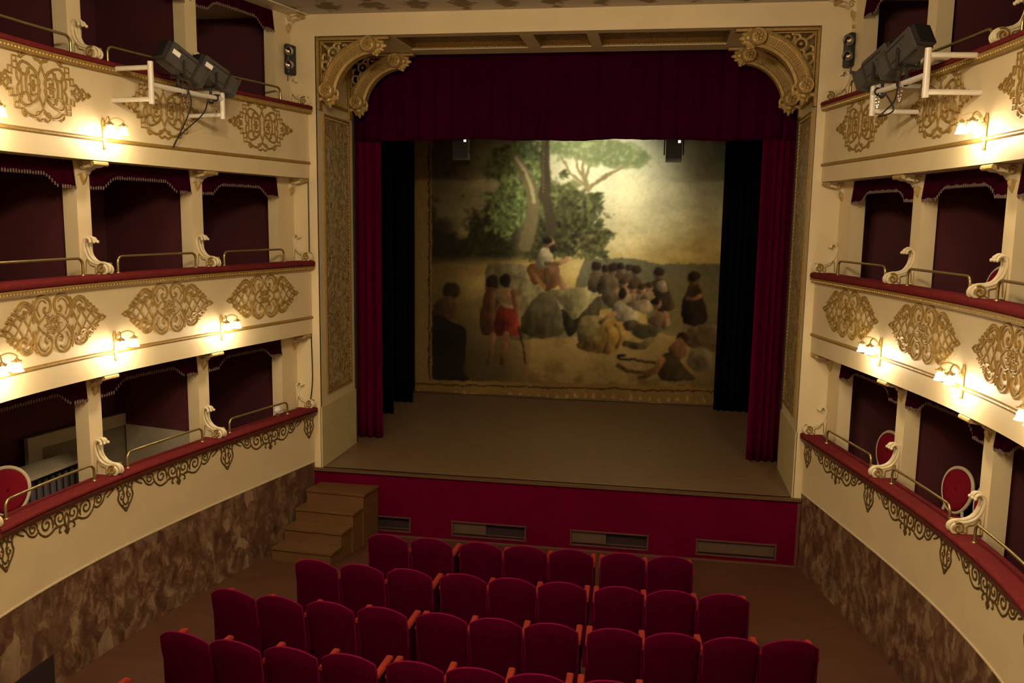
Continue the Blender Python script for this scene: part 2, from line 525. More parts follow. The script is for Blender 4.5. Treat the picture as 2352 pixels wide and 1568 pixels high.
# soffit with recessed coffers
cof = [(-2.36, -0.55), (-0.36, 0.40), (0.56, 2.36)]
CY0, CY1 = 0.20, 1.12
sof = MB()
xs = [-HALF]
for a, b in cof: xs += [a, b]
xs.append(HALF)
sof.box((0, (CY0 + 0.04) / 2, ZT + 0.03), (2 * HALF, CY0 - 0.04, 0.06)); sof.box((0, (CY1 + 1.52) / 2, ZT + 0.03), (2 * HALF, 1.52 - CY1, 0.06))
for i in range(0, len(xs), 2):
    sof.box(((xs[i] + xs[i + 1]) / 2, (CY0 + CY1) / 2, ZT + 0.03), (xs[i + 1] - xs[i], CY1 - CY0, 0.06))
sof.build('soffit', 'reveal', pr, smooth=False)
for i, (a, b) in enumerate(cof):
    MB().box(((a + b) / 2, (CY0 + CY1) / 2, ZT + 0.115), (b - a + 0.02, CY1 - CY0 + 0.02, 0.03)).build('soffit_panel', 'damask_soffit', pr, smooth=False)
    sides = MB()
    for y in (CY0, CY1):
        sides.box(((a + b) / 2, y, ZT + 0.06), (b - a, 0.035, 0.09))
    for x in (a, b):
        sides.box((x, (CY0 + CY1) / 2, ZT + 0.06), (0.035, CY1 - CY0, 0.09))
    sides.build('soffit_frame', 'gold', pr, smooth=False)
    bd = MB()
    for x in np.arange(a + 0.03, b - 0.02, 0.045):
        bd.sphere((x, CY1 - 0.03, ZT + 0.02), 0.014, 6, 4)
    bd.build('bead_trim', 'gold_pale', pr)

# gilded panels in the reveals
for s in (-1, 1):
    x = s * (HALF - 0.002)
    lab = 'tall gilded damask panel in the proscenium reveal, ' + ('steps side' if s < 0 else 'side away from the steps')
    for (y0, y1, z0, z1, nm, lb) in ((0.27, 1.30, 2.13, 6.33, 'reveal_panel', lab), (0.30, 1.24, 6.50, 7.24, 'upper_reveal_panel', lab.replace('tall gilded damask panel', 'short plain panel behind the gilded bracket'))):
        p = thing(nm, lb, 'panel', (x, (y0 + y1) / 2, z0))
        yc, zc = 0.0, (z1 - z0) / 2
        MB().box((0.0, 0, zc), (0.012, y1 - y0, z1 - z0)).build('field', 'damask' if nm == 'reveal_panel' else 'stone_base', p, smooth=False)
        f = MB()
        for y in (-(y1 - y0) / 2, (y1 - y0) / 2):
            f.box((-s * 0.012, y, zc), (0.03, 0.03, z1 - z0 + 0.03))
        for z in (0, z1 - z0):
            f.box((-s * 0.012, 0, z), (0.03, y1 - y0, 0.03))
        f.build('frame', 'gold', p, smooth=False)
        b = MB()
        for z in np.arange(0.04, z1 - z0 - 0.03, 0.055):
            b.sphere((-s * 0.022, (y1 - y0) / 2 - 0.035, z), 0.016, 6, 4)
        for y in np.arange(-(y1 - y0) / 2 + 0.04, (y1 - y0) / 2 - 0.05, 0.055):
            b.sphere((-s * 0.022, y, z1 - z0 - 0.035 if nm == 'reveal_panel' else 0.035), 0.016, 6, 4)
        b.build('bead_trim', 'gold_pale', p)


# ------------------------------------------------------------------ gilded corner brackets
def bracket(s, y0, label):
    root = thing('corner_bracket', label, 'bracket', (s * HALF, y0, 6.37), group='gilded corner brackets')
    zt = ZT - 6.37 - 0.01

    def P(u, v, y=0.0):        # u from the corner inwards, v downwards
        return np.array([-s * u, y, zt - v])

    cu, cv = 0.90, 0.85
    rings = MB(); D = 0.16
    prof = [(0.62, 0.0), (0.62, 0.15), (0.655, 0.175), (0.675, 0.15), (0.675, 0.125), (0.80, 0.125), (0.80, 0.15), (0.82, 0.175), (0.85, 0.15), (0.85, 0.0)]
    secs = []
    A0, A1 = math.radians(187), math.radians(262)
    for a in np.linspace(A0, A1, 30):
        secs.append([P(cu + r * math.cos(a), cv + r * math.sin(a), D - d) for r, d in prof])
    rings.sweep(secs)
    fix_normals(rings.build('arch', 'gold_pale', root))
    fl_ = MB()
    for a in np.linspace(math.radians(196), math.radians(253), 24):
        p0 = P(cu + 0.69 * math.cos(a), cv + 0.69 * math.sin(a), D - 0.128); p1 = P(cu + 0.785 * math.cos(a), cv + 0.785 * math.sin(a), D - 0.128)
        fl_.tube([p0, (p0 + p1) / 2, p1], 0.011, 6)
    fl_.build('fluting', 'gold', root)
    for (u, v, r) in ((0.165, 0.745, 0.115), (0.80, 0.112, 0.115)):
        c = P(u, v, 0)
        d = MB().lathe([(0.001, -0.05), (r * .55, -0.05), (r * .72, -0.035), (r * .78, -0.05), (r * .92, -0.06), (r, -0.04), (r, 0.16)], c, (0, 1, 0), 28)
        dd = d.build('roundel', 'gold_pale', root)
        ro = MB()
        for k in range(6):
            a = k * math.pi / 3 + 0.3
            ro.sphere(c + np.array([0.4 * r * math.cos(a), -0.055, 0.4 * r * math.sin(a)]), 0.024, 8, 5, (1, .6, 1))
        ro.sphere(c + np.array([0, -0.06, 0]), 0.022, 8, 5)
        ro.build('rosette', 'gold', dd)
    # acanthus leaves closing both ends
    for (u0, v0, du, dv), (cu0, cv0, ca0) in zip(((0.165, 0.745, 0.05, 1.0), (0.80, 0.112, 1.0, 0.02)), ((0.235, 0.80, 100), (0.86, 0.20, -30))):
        lv = MB()
        lv.sphere(P(u0 + du * .12, v0 + dv * .12, 0.05), 0.05, 10, 6)
        for k in range(5):
            sp_ = (k - 2) * 0.30
            a = math.atan2(dv, du) + sp_
            L_ = 0.225 - 0.03 * abs(k - 2)
            pts = [P(u0 + math.cos(a) * q * L_, max(0.012, v0 + math.sin(a) * q * L_), 0.02 + 0.08 * q) for q in (0.38, 0.55, 0.75, 0.92, 1.05)]
            lv.tube(pts, [0.03, 0.042, 0.036, 0.026, 0.008], 7, normal=(0, -1, 0), flat=0.7)
        a = math.atan2(dv, du)
        for sg in (-1, 1):
            b_ = a + sg * 1.15
            for q in (0.08, 0.105, 0.13):
                lv.sphere(P(u0 + math.cos(b_) * q * 1.1 + du * .05, max(0.02, v0 + math.sin(b_) * q * 1.1 + dv * 0.05), 0.05), 0.032, 8, 5)
        sp2 = spiral((cu0, cv0), 0.085, 0.02, ca0 - 160, ca0 + 190, 22)
        lv.tube([P(max(0.01, u), max(0.012, v), 0.06) for u, v in sp2], 0.022, 6, normal=(0, -1, 0))
        fix_normals(lv.build('acanthus_leaf', 'gold_pale', root))
    # square frame and pierced spandrel
    fr = MB()
    fr.box(P(0.019, 0.51, 0.08), (0.036, 0.12, 1.0)); fr.box(P(0.56, 0.019, 0.08), (1.05, 0.12, 0.036))
    fr.box(P(0.052, 0.40, 0.10), (0.018, 0.06, 0.72)); fr.box(P(0.44, 0.052, 0.10), (0.76, 0.06, 0.018))
    fr.build('frame', 'gold', root, smooth=False)
    pf = MB()
    strokes = [spiral((0.235, 0.20), 0.075, 0.075, 0, 360, 22), spiral((0.40, 0.125), 0.085, 0.02, 200, -150, 24), spiral((0.125, 0.37), 0.085, 0.02, 70, 420, 24),
               catmull([(0.065, 0.07), (0.13, 0.12), (0.18, 0.15)]), catmull([(0.30, 0.22), (0.36, 0.20), (0.40, 0.21)]), catmull([(0.20, 0.27), (0.18, 0.34), (0.20, 0.40)]),
               catmull([(0.48, 0.13), (0.54, 0.08), (0.60, 0.075), (0.64, 0.09)]), catmull([(0.13, 0.45), (0.08, 0.52), (0.075, 0.58), (0.09, 0.62)]),
               catmull([(0.24, 0.12), (0.26, 0.08), (0.32, 0.07)]), catmull([(0.12, 0.22), (0.08, 0.24), (0.07, 0.30)])]
    for st in strokes:
        pf.tube([P(max(.03, u), max(.03, v), 0.09) for u, v in st], 0.019, 6, normal=(0, -1, 0))
    for (u, v) in ((0.235, 0.20), (0.11, 0.11), (0.34, 0.07), (0.07, 0.33), (0.55, 0.10), (0.10, 0.52)):
        pf.sphere(P(u, v, 0.08), 0.026, 8, 5)
    pf.build('pierced_spandrel', 'gold_pale', root)
    return root


for s in (-1, 1):
    w = 'steps side' if s < 0 else 'side away from the steps'
    bracket(s, 0.03, 'gilded scroll bracket at the front corner of the opening, ' + w)
    bracket(s, 1.30, 'gilded scroll bracket against the red valance, ' + w)
    # dark backing seen through the pierced corner is the drape of the stage itself

# ------------------------------------------------------------------ stage
st = thing('stage', 'raised brown stage with a dark red front panel', 'stage', (0, 0, 0))
MB().box((0, 3.55, ZS - 0.03), (10.0, 7.1, 0.06)).build('stage_floor', 'stage_floor', st, smooth=False)
front = MB()
vents = [(-3.20, -2.08), (-1.42, -0.30), (0.38, 1.50), (2.20, 3.30)]
VZ0, VZ1 = 0.085, 0.305
xs = [-3.6]
for a, b in vents: xs += [a, b]
xs.append(3.60)
front.box((0.0, 0.0, (VZ1 + ZS - 0.06) / 2), (7.20, 0.05, ZS - 0.06 - VZ1)); front.box((0.0, 0.0, VZ0 / 2), (7.20, 0.05, VZ0))
for i in range(0, len(xs), 2):
    front.box(((xs[i] + xs[i + 1]) / 2, 0.0, (VZ0 + VZ1) / 2), (xs[i + 1] - xs[i], 0.05, VZ1 - VZ0))
front.build('front_panel', 'stage_red', st, smooth=False)
MB().box((0.0, -0.015, ZS - 0.02), (7.21, 0.10, 0.04)).build('stage_edge', 'stage_edge', st, smooth=False)
MB().box((-0.015, -0.033, 0.011), (7.17, 0.02, 0.022)).build('skirting', 'stage_edge', st, smooth=False)
MB().box((3.58, -0.03, 0.47), (0.045, 0.03, 0.94)).build('end_trim', 'ledge_wood', st, smooth=False)
for i, (a, b) in enumerate(vents):
    v = MB()
    v.box(((a + b) / 2, -0.03, VZ1), (b - a + 0.04, 0.02, 0.022)); v.box(((a + b) / 2, -0.03, VZ0), (b - a + 0.04, 0.02, 0.022)); v.box(((a + b) / 2, -0.026, VZ0 + 0.045), (b - a, 0.012, 0.012))
    for x in (a, b): v.box((x, -0.03, (VZ0 + VZ1) / 2), (0.022, 0.02, VZ1 - VZ0))
    vf = v.build('vent_frame', 'vent_frame', st, smooth=False)
    MB().box(((a + b) / 2, 0.06, (VZ0 + VZ1) / 2), (b - a, 0.02, VZ1 - VZ0)).build('vent_recess', 'vent_dark', vf, smooth=False)
    if i > 0:
        w = (b - a) * (0.45 if i < 3 else 0.98)
        MB().box((a + w / 2 + 0.01, 0.02, (VZ0 + VZ1) / 2 + 0.01), (w, 0.02, VZ1 - VZ0 - 0.03)).build('sliding_panel', 'vent_panel', vf, smooth=False)

# stage house walls
sh = structure('wall_stage', 'dark stage house walls')
MB().box((0, 7.15, 4.9), (12.2, 0.1, 7.9)).build('rear_wall', 'stagehouse', sh, smooth=False)
MB().box((0, 3.6, 8.85), (12.2, 7.2, 0.1)).build('fly_ceiling', 'stagehouse', sh, smooth=False)
for s in (-1, 1):
    MB().box((s * 6.1, 3.6, 4.9), (0.1, 7.2, 7.9)).build('side_wall', 'stagehouse', sh, smooth=False)
MB().box((0, 1.5, 8.2), (12.2, 0.1, 1.4)).build('upper_front_wall', 'stagehouse', sh, smooth=False)

# steps up to the stage
stp = thing('stage_steps', 'wooden steps of four treads up to the stage beside the marbled wall', 'steps', (-3.2, -0.65, 0))
trd = [(0.8, -0.49, -0.072, -3.55, -2.645), (0.6, -0.765, -0.45, -3.61, -2.71), (0.4, -1.04, -0.72, -3.67, -2.785), (0.2, -1.315, -1.0, -3.73, -2.84)]
O = np.array([3.2, 0.65, 0])
for (z, yf, yb, xl, xr) in trd:
    dy = 0.03
    pts = lambda zz, g=0.0: [np.array((xl, yf + dy - g, zz)) + O, np.array((xr + g, yf - dy - g, zz)) + O, np.array((xr + 0.17 * (yb - yf) + g, yb, zz)) + O, np.array((xl + 0.16 * (yb - yf), yb, zz)) + O]
    fix_normals(MB().sweep([pts(z - 0.032, 0.022), pts(z, 0.022)]).build('tread', 'step_wood', stp, smooth=False))
    fix_normals(MB().sweep([pts(0.002), pts(z - 0.032)]).build('riser', 'step_wood', stp, smooth=False))


# ------------------------------------------------------------------ drapes
def drape(name, label, cat, x0, x1, y, z0, z1, material, folds, amp=0.05, wave=0.0, fold_grow=True, seed=0, mid=None):
    rg = np.random.default_rng(seed)
    n = max(24, int(folds * 12)); m = 14
    u = np.linspace(0, 1, n); ph = np.cumsum(0.6 + 0.8 * rg.random(n)); ph = ph / ph[-1] * folds * 2 * math.pi
    G = np.zeros((n, m, 3))
    for j in range(m):
        q = j / (m - 1)
        G[:, j, 0] = x0 + (x1 - x0) * u
        G[:, j, 1] = y + amp * (1 - 0.45 * q if fold_grow else 1) * np.sin(ph) + 0.3 * amp * np.sin(2.3 * ph + 1)
        lift = wave * np.sin(u * 17 + seed) * (1 - q) + wave * 0.6 * np.sin(u * 41 + 2) * (1 - q)
        G[:, j, 2] = z0 + (z1 - z0) * q + lift
    b = MB().grid(G)
    o = b.build(name, material, None)
    o.modifiers.new('thickness', 'SOLIDIFY').thickness = 0.012
    tag(o, label, cat)
    return o


drape('house_valance', 'dark red velvet valance hanging across the top of the stage', 'valance', -3.56, 3.56, 1.80, 6.10, 7.55, 'valance_red', 23, 0.030, 0.012, True, 3)
drape('stage_curtain', 'narrow dark red stage curtain drawn open beside the steps', 'curtain', -3.62, -3.16, 1.92, ZS + 0.004, 6.4, 'curtain_red', 3.2, 0.05, seed=5)
drape('stage_curtain', 'pleated dark red stage curtain drawn open on the side away from the steps', 'curtain', 3.03, 3.62, 1.84, ZS + 0.004, 6.4, 'curtain_red', 5.5, 0.055, seed=6)
drape('wing_curtain', 'black wing curtain just behind the narrow red curtain', 'curtain', -4.6, -3.53, 3.80, ZS + 0.004, 7.5, 'wing_black', 8, 0.05, seed=8)
drape('wing_curtain', 'black wing curtain next to the plain edge of the painted cloth', 'curtain', -4.6, -3.46, 4.90, ZS + 0.004, 7.5, 'wing_black', 8, 0.05, seed=9)
drape('wing_curtain', 'wide black wing curtain overlapping the painted cloth behind the reclining figure', 'curtain', 2.73, 4.3, 5.60, ZS + 0.004, 7.5, 'wing_black', 11, 0.05, seed=10)
drape('wing_curtain', 'black wing curtain hidden mostly by the pleated red curtain', 'curtain', 3.30, 4.5, 3.70, ZS + 0.004, 7.5, 'wing_black', 8, 0.05, seed=11)


# ------------------------------------------------------------------ painted backcloth (flat print: colours live on the cloth)
def fade(t):
    return t * t * (3 - 2 * t)


def vnoise(x, y, seed):
    r = np.random.default_rng(seed).random((257, 257))
    xi = np.floor(x).astype(int); yi = np.floor(y).astype(int); fx = fade(x - xi); fy = fade(y - yi)
    xi %= 256; yi %= 256
    return (r[xi, yi] * (1 - fx) + r[xi + 1, yi] * fx) * (1 - fy) + (r[xi, yi + 1] * (1 - fx) + r[xi + 1, yi + 1] * fx) * fy


def fbm(x, y, sc, seed, o=4):
    s = 0; a = 0.5
    for k in range(o):
        s = s + a * vnoise(x / sc * 2 ** k + 31, y / sc * 2 ** k + 57, seed + k); a *= 0.5
    return s / (1 - 0.5 ** o)


def painted_cloth():
    BX0, BX1, BZ0, BZ1, BY = -3.72, 3.72, 1.02, 7.0, 5.95
    nx, nz = 400, 320
    xs = np.linspace(BX0, BX1, nx); zs = np.linspace(BZ0, BZ1, nz)
    XX, ZZ = np.meshgrid(xs, zs, indexing='ij')
    # painter's coordinates: a 1862 x 1568 sheet laid over the picture
    P = np.stack([XX, np.full_like(XX, BY), ZZ], -1) - CAM
    dz = P @ CF
    px = IMG_W / 2 + FPX * (P @ CR) / dz; py = IMG_H / 2 - FPX * (P @ CU) / dz
    X = (px - 940) * 1862 / 760; Y = (py - 300) * 1568 / 640
    col = np.zeros((nx, nz, 3))
    wx, wy = fbm(X, Y, 34, 71, 3) - .5, fbm(X, Y, 34, 81, 3) - .5
    X, Y = X + 16 * wx, Y + 16 * wy                       # brushwork: ragged edges

    form = [False]

    def over(m, c, a=1.0):
        nonlocal col
        m = np.clip(m, 0, 1)
        c = np.array(c, float)
        if form[0] and m.any():
            w_ = m > .5
            if w_.any():
                x0_, x1_ = X[w_].min(), X[w_].max() + 1; y0_, y1_ = Y[w_].min(), Y[w_].max() + 1
                q = np.clip((X - x0_) / (x1_ - x0_), 0, 1); r_ = np.clip((Y - y0_) / (y1_ - y0_), 0, 1)
                sh_ = .62 + .55 * q - .22 * r_ + .5 * (FB - .5)
                c = np.clip(c * sh_[..., None], 0, 1)
        m = m[..., None] * a
        col = col * (1 - m) + c * m

    def rgb(*c):
        return np.array(c, float) / 255

    def ell(cx_, cy_, rx, ry, rot=0, soft=0.25):
        a = math.radians(rot); dx, dy = X - cx_, Y - cy_
        u = (dx * math.cos(a) + dy * math.sin(a)) / rx; v = (-dx * math.sin(a) + dy * math.cos(a)) / ry
        d = np.sqrt(u * u + v * v)
        return np.clip((1 + soft / 2 - d) / soft, 0, 1)

    def poly(pts):
        p = catmull(pts, 5, True); m = np.zeros(X.shape, bool)
        xj, yj = p[-1]
        for xi, yi in p:
            if abs(yi - yj) > 1e-9:
                c = ((yi > Y) != (yj > Y)) & (X < (xj - xi) * (Y - yi) / (yj - yi) + xi)
                m ^= c
            xj, yj = xi, yi
        return m.astype(float)

    def stroke(pts, w0, w1=None):
        p = catmull(pts, 8); w1 = w0 if w1 is None else w1; m = np.zeros(X.shape)
        for k, (a, b) in enumerate(p):
            w = w0 + (w1 - w0) * k / len(p)
            m = np.maximum(m, np.clip(1.4 - np.hypot(X - a, Y - b) / w, 0, 1) * 2.5)
        return np.clip(m, 0, 1)

    N1 = fbm(X, Y, 240, 11); N2 = fbm(X, Y, 60, 21); N3 = fbm(X, Y, 18, 31, 3); NL = fbm(X * 0.35, Y, 70, 41)
    FB = fbm(X, Y * .6, 26, 101, 3)
    # sky
    ty = np.clip(Y / 740, 0, 1)[..., None]
    sky = rgb(150, 158, 140) * (1 - ty) + rgb(205, 172, 92) * ty
    mid = np.exp(-((ty - 0.5) / 0.28) ** 2); sky = sky * (1 - 0.75 * mid) + rgb(214, 200, 150) * 0.75 * mid
    col = sky + ((NL - 0.5) * 0.42)[..., None] * rgb(200, 190, 165)
    over(np.clip((X - 1200) / 450, 0, 1) * np.clip(1.15 - Y / 560, 0, 1), rgb(104, 118, 110), 0.8)
    over(np.clip((N1 - 0.48) * 5, 0, 1) * np.clip((X - 1150) / 300, 0, 1) * np.clip(1 - Y / 700, 0, 1), rgb(178, 168, 138), 0.6)
    over(ell(1050, 260, 380, 330, 0, 1.7), rgb(242, 236, 198), 0.85)
    over(np.clip(1 - X / 620, 0, 1) * np.clip(1 - Y / 640, 0, 1) * 1.6, rgb(112, 98, 66), 0.85)
    # hills and plain
    over(poly([(980, 735), (1100, 725), (1200, 712), (1290, 722), (1400, 752), (1560, 748), (1800, 770), (1900, 900), (1500, 1000), (980, 980)]), rgb(96, 94, 74), 0.85)
    over(poly([(1380, 850), (1560, 830), (1860, 850), (1860, 1120), (1380, 1130)]), rgb(122, 110, 70), 0.9)
    # ground
    gy = np.clip((Y - 1120) / 60, 0, 1)
    over(gy, rgb(176, 148, 88)); over(gy * np.clip((N2 - .5) * 4, 0, 1), rgb(140, 112, 62), .5)
    over(np.clip((Y - 880) / 200, 0, 1) * np.clip((680 - X) / 160, 0, 1), rgb(118, 100, 64), .9)
    over(np.clip((Y - 1290) / 120, 0, 1) * np.clip((N2 + N1 - .85) * 3, 0, 1), rgb(112, 88, 50), .7)
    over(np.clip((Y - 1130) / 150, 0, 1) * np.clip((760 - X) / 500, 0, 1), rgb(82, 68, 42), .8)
    # foliage: dark wood on one side, lit greens in the middle, tree against the sky
    left = np.clip((760 - X) / 200, 0, 1) * np.clip((Y - 60) / 90, 0, 1) * np.clip((760 - Y) / 60, 0, 1)
    lm_ = np.clip((N2 * .55 + N1 * .75 - .52) * 9 + (left - .8) * 2 + np.clip((Y - 480) / 120, -1.2, 1.6) + np.clip((X - 420) / 150, -1.2, 1), 0, 1) * left
    over(lm_, rgb(48, 48, 30)); over(lm_ * np.clip((N3 - .52) * 6, 0, 1), rgb(78, 78, 44), .6)
    over(np.clip((300 - X) / 100, 0, 1) * np.clip((Y - 470) / 50, 0, 1) * np.clip((740 - Y) / 40, 0, 1), rgb(44, 42, 28), .8)
    for (a, b, rx, ry, c, th) in ((620, 250, 190, 190, (112, 122, 70), .46), (610, 440, 200, 170, (112, 130, 72), .44), (860, 420, 190, 170, (96, 98, 58), .45), (960, 520, 150, 190, (74, 74, 44), .46), (830, 610, 240, 120, (66, 64, 38), .42), (1010, 640, 110, 80, (88, 82, 48), .47),
                                  (640, 110, 150, 70, (92, 104, 62), .45), (1010, 390, 70, 60, (82, 84, 50), .46), (1070, 585, 70, 45, (92, 90, 52), .47)):
        e = ell(a, b, rx, ry, 0, 1.0); m = np.clip((e * .55 + N2 * .5 + N3 * .3 - th - .22) * 8, 0, 1) * (e > 0)
        over(m, rgb(*c)); over(m * np.clip((N3 - .55) * 7, 0, 1), np.minimum(rgb(*c) * 1.5, 1), .7); over(m * np.clip((.42 - N3) * 7, 0, 1), rgb(*c) * .55, .7)
    # leaf sprays at the tree's edge
    rg = np.random.default_rng(5)
    for (a, b) in ((1040, 360), (1055, 430), (1000, 480), (1045, 530), (1110, 580), (1060, 690), (1085, 700), (980, 690), (870, 90), (700, 90), (850, 240)):
        for k in range(9):
            an = rg.uniform(-40, 80); L_ = rg.uniform(22, 44)
            over(ell(a + L_ * .6 * math.cos(math.radians(an)), b + L_ * .6 * math.sin(math.radians(an)), L_ * .7, 7, an, .6), rgb(84, 88, 52) * rg.uniform(.7, 1.3), .9)
    # umbrella pine
    e = np.maximum(ell(1080, 120, 290, 75, 8, 1.0), ell(960, 90, 190, 60, 0, 1.0)); m = np.clip((e * .7 + N2 * .5 + N3 * .3 - .62) * 7, 0, 1) * (e > 0)
    over(m, rgb(128, 140, 92)); over(m * np.clip((N3 - .52) * 6, 0, 1), rgb(168, 176, 122), .6)
    for pts in ([(1005, 330), (985, 270), (955, 220), (935, 150)], [(1005, 325), (960, 280), (905, 230), (860, 160)], [(1000, 300), (1000, 240), (1035, 150)], [(1010, 320), (1080, 275), (1150, 235), (1240, 190)], [(1060, 285), (1110, 250), (1200, 215)], [(985, 265), (975, 200), (985, 130)]):
        over(stroke(pts, 9, 4), rgb(148, 132, 92))
    # trunks
    over(stroke([(590, 140), (640, 230), (680, 310), (695, 400), (690, 500), (655, 640)], 22, 34), rgb(124, 110, 74)); over(stroke([(600, 150), (655, 240), (690, 320), (702, 400)], 8, 9), rgb(196, 182, 134), .8)
    over(stroke([(770, 50), (762, 160), (768, 280), (762, 360), (785, 440), (800, 560)], 20, 26), rgb(78, 66, 46)); over(stroke([(757, 60), (752, 200), (756, 340)], 5), rgb(120, 104, 72), .8)
    # rocks
    form[0] = True
    over(poly([(430, 780), (560, 750), (680, 770), (790, 900), (900, 890), (1070, 880), (1080, 960), (960, 1100), (930, 1160), (700, 1170), (600, 1180), (470, 1100)]), rgb(190, 170, 116)); over(poly([(620, 1120), (690, 960), (780, 910), (860, 1010), (900, 1060), (870, 1130), (760, 1170)]), rgb(116, 104, 72), .95)
    over(poly([(780, 905), (900, 885), (1075, 880), (1040, 960), (960, 1010), (920, 1060), (850, 970)]), rgb(178, 162, 108)); over(poly([(860, 1000), (930, 1060), (1000, 990), (1080, 930), (1060, 1060), (960, 1120), (890, 1150)]), rgb(84, 74, 50), .95)
    over(poly([(960, 1060), (1030, 1040), (1090, 1060), (1080, 1180), (1000, 1230), (950, 1200)]), rgb(166, 144, 88)); rk = ell(800, 1000, 360, 170, 0, .6); over(rk * np.clip((N2 - .5) * 4, 0, 1), rgb(110, 96, 62), .35)
    skin, skin2, hair = rgb(196, 142, 96), rgb(168, 112, 74), rgb(52, 38, 28)
    # seated speaker
    over(poly([(660, 770), (730, 745), (820, 760), (850, 830), (830, 870), (770, 905), (740, 860), (690, 860)]), rgb(150, 96, 46)); over(poly([(760, 770), (835, 755), (850, 830), (880, 880), (850, 885), (820, 830), (800, 890), (770, 880)]), skin2)
    over(poly([(728, 690), (760, 655), (800, 670), (815, 740), (790, 765), (720, 770)]), rgb(206, 186, 142)); over(stroke([(775, 750), (830, 745), (880, 728), (905, 715)], 12, 7), skin); over(ell(792, 632, 26, 34), skin); over(ell(780, 617, 26, 20), hair); over(ell(808, 665, 20, 24), hair, .9)
    over(stroke([(690, 790), (730, 840), (760, 880)], 10), rgb(184, 124, 62), .8); over(stroke([(845, 830), (875, 878)], 10, 8), skin)
    # two standing listeners
    over(ell(468, 850, 36, 40), hair); over(poly([(435, 900), (480, 890), (490, 1000), (480, 1130), (410, 1140), (400, 1040)]), rgb(122, 62, 44))
    over(poly([(480, 900), (540, 880), (600, 910), (590, 1000), (490, 1000)]), skin); over(stroke([(590, 910), (605, 1000), (615, 1110)], 16, 11), skin2); over(stroke([(470, 920), (465, 1030), (480, 1120)], 16, 11), skin2)
    over(poly([(500, 1000), (585, 1000), (618, 1140), (560, 1150), (480, 1140)]), rgb(166, 52, 44)); over(stroke([(535, 1010), (530, 1140)], 7), rgb(120, 34, 32), .8); over(stroke([(495, 900), (520, 970), (575, 990)], 9), rgb(206, 184, 140))
    over(ell(540, 845, 30, 38), hair); over(stroke([(545, 1150), (535, 1230), (520, 1310)], 16, 9), skin2); over(stroke([(470, 1150), (465, 1230), (445, 1310)], 15, 9), skin2); over(stroke([(615, 1110), (640, 1220), (655, 1310)], 5), rgb(70, 50, 34))
    # figure in shade
    over(ell(240, 900, 50, 46), rgb(96, 66, 42)); over(poly([(150, 960), (230, 930), (270, 1000), (230, 1070), (130, 1080)]), rgb(140, 98, 64)); over(poly([(130, 1050), (240, 1080), (320, 1130), (310, 1340), (330, 1400), (130, 1400)]), rgb(32, 26, 28))
    # crowd
    for (a, b, r, c) in ((1050, 770, 24, (150, 120, 90)), (1100, 785, 22, (140, 104, 76)), (1145, 780, 26, (150, 120, 84)), (1185, 775, 22, (140, 104, 76)), (1235, 780, 22, (150, 116, 84)), (1275, 790, 26, (150, 116, 84)), (1400, 805, 28, (140, 100, 72)), (1600, 830, 30, (120, 88, 60))):
        over(poly([(a - 40, b + 130), (a - 32, b + 50), (a, b + 22), (a + 34, b + 50), (a + 44, b + 130)]), rgb(*c) * .72); over(ell(a, b, r, r * 1.25), rgb(*c) * 1.05); over(ell(a + 4, b - 10, r * 1.05, r * .9), hair, .85)
    over(poly([(1080, 880), (1110, 820), (1150, 810), (1180, 860), (1160, 1000), (1090, 960)]), rgb(120, 100, 70)); over(poly([(1360, 860), (1440, 840), (1470, 930), (1490, 1000), (1400, 1020)]), rgb(92, 72, 50)); over(poly([(1400, 850), (1440, 845), (1450, 900), (1400, 900)]), rgb(196, 170, 126))
    over(poly([(1550, 930), (1620, 870), (1660, 960), (1670, 1080), (1550, 1090), (1530, 1000)]), rgb(62, 48, 36)); over(stroke([(1560, 945), (1600, 950), (1640, 930)], 10), skin2)
    for (a, b) in ((1260, 890), (1310, 890), (1210, 860), (1350, 880)):
        over(poly([(a - 40, b + 90), (a - 26, b + 30), (a + 24, b + 30), (a + 40, b + 100)]), rgb(176, 142, 100)); over(ell(a, b, 22, 27), skin); over(ell(a, b - 14, 24, 17), rgb(86, 58, 38), .9)
    over(poly([(1250, 980), (1300, 950), (1360, 960), (1370, 1010), (1310, 1030)]), rgb(190, 160, 120))
    # woman in yellow
    over(poly([(1080, 1090), (1180, 1060), (1230, 1130), (1170, 1240), (1090, 1255), (960, 1230), (950, 1190), (1050, 1180)]), rgb(190, 146, 66)); over(stroke([(1110, 1110), (1120, 1180), (1095, 1245)], 7), rgb(136, 98, 42), .8); over(stroke([(1160, 1090), (1190, 1150), (1170, 1220)], 6), rgb(136, 98, 42), .8)
    over(poly([(1140, 1010), (1180, 960), (1230, 980), (1290, 1060), (1210, 1080), (1160, 1060)]), rgb(206, 186, 146)); over(stroke([(1150, 1030), (1110, 1050), (1075, 1080)], 12, 9), skin); over(ell(1175, 915, 24, 30), skin); over(ell(1200, 918, 26, 32), hair); over(ell(1250, 1095, 50, 30), rgb(110, 90, 62))
    over(ell(1330, 1130, 80, 45), rgb(104, 96, 62)); over(stroke([(1220, 1200), (1300, 1215), (1360, 1180)], 16), rgb(128, 112, 70))
    # lower group, reclining shepherd with crook
    over(ell(1395, 975, 26, 28), skin); over(ell(1385, 960, 26, 18), hair); over(poly([(1350, 1060), (1390, 1020), (1440, 1030), (1470, 1080), (1420, 1110), (1350, 1080)]), rgb(182, 140, 96)); over(stroke([(1445, 1030), (1440, 1075), (1430, 1110)], 14, 10), skin)
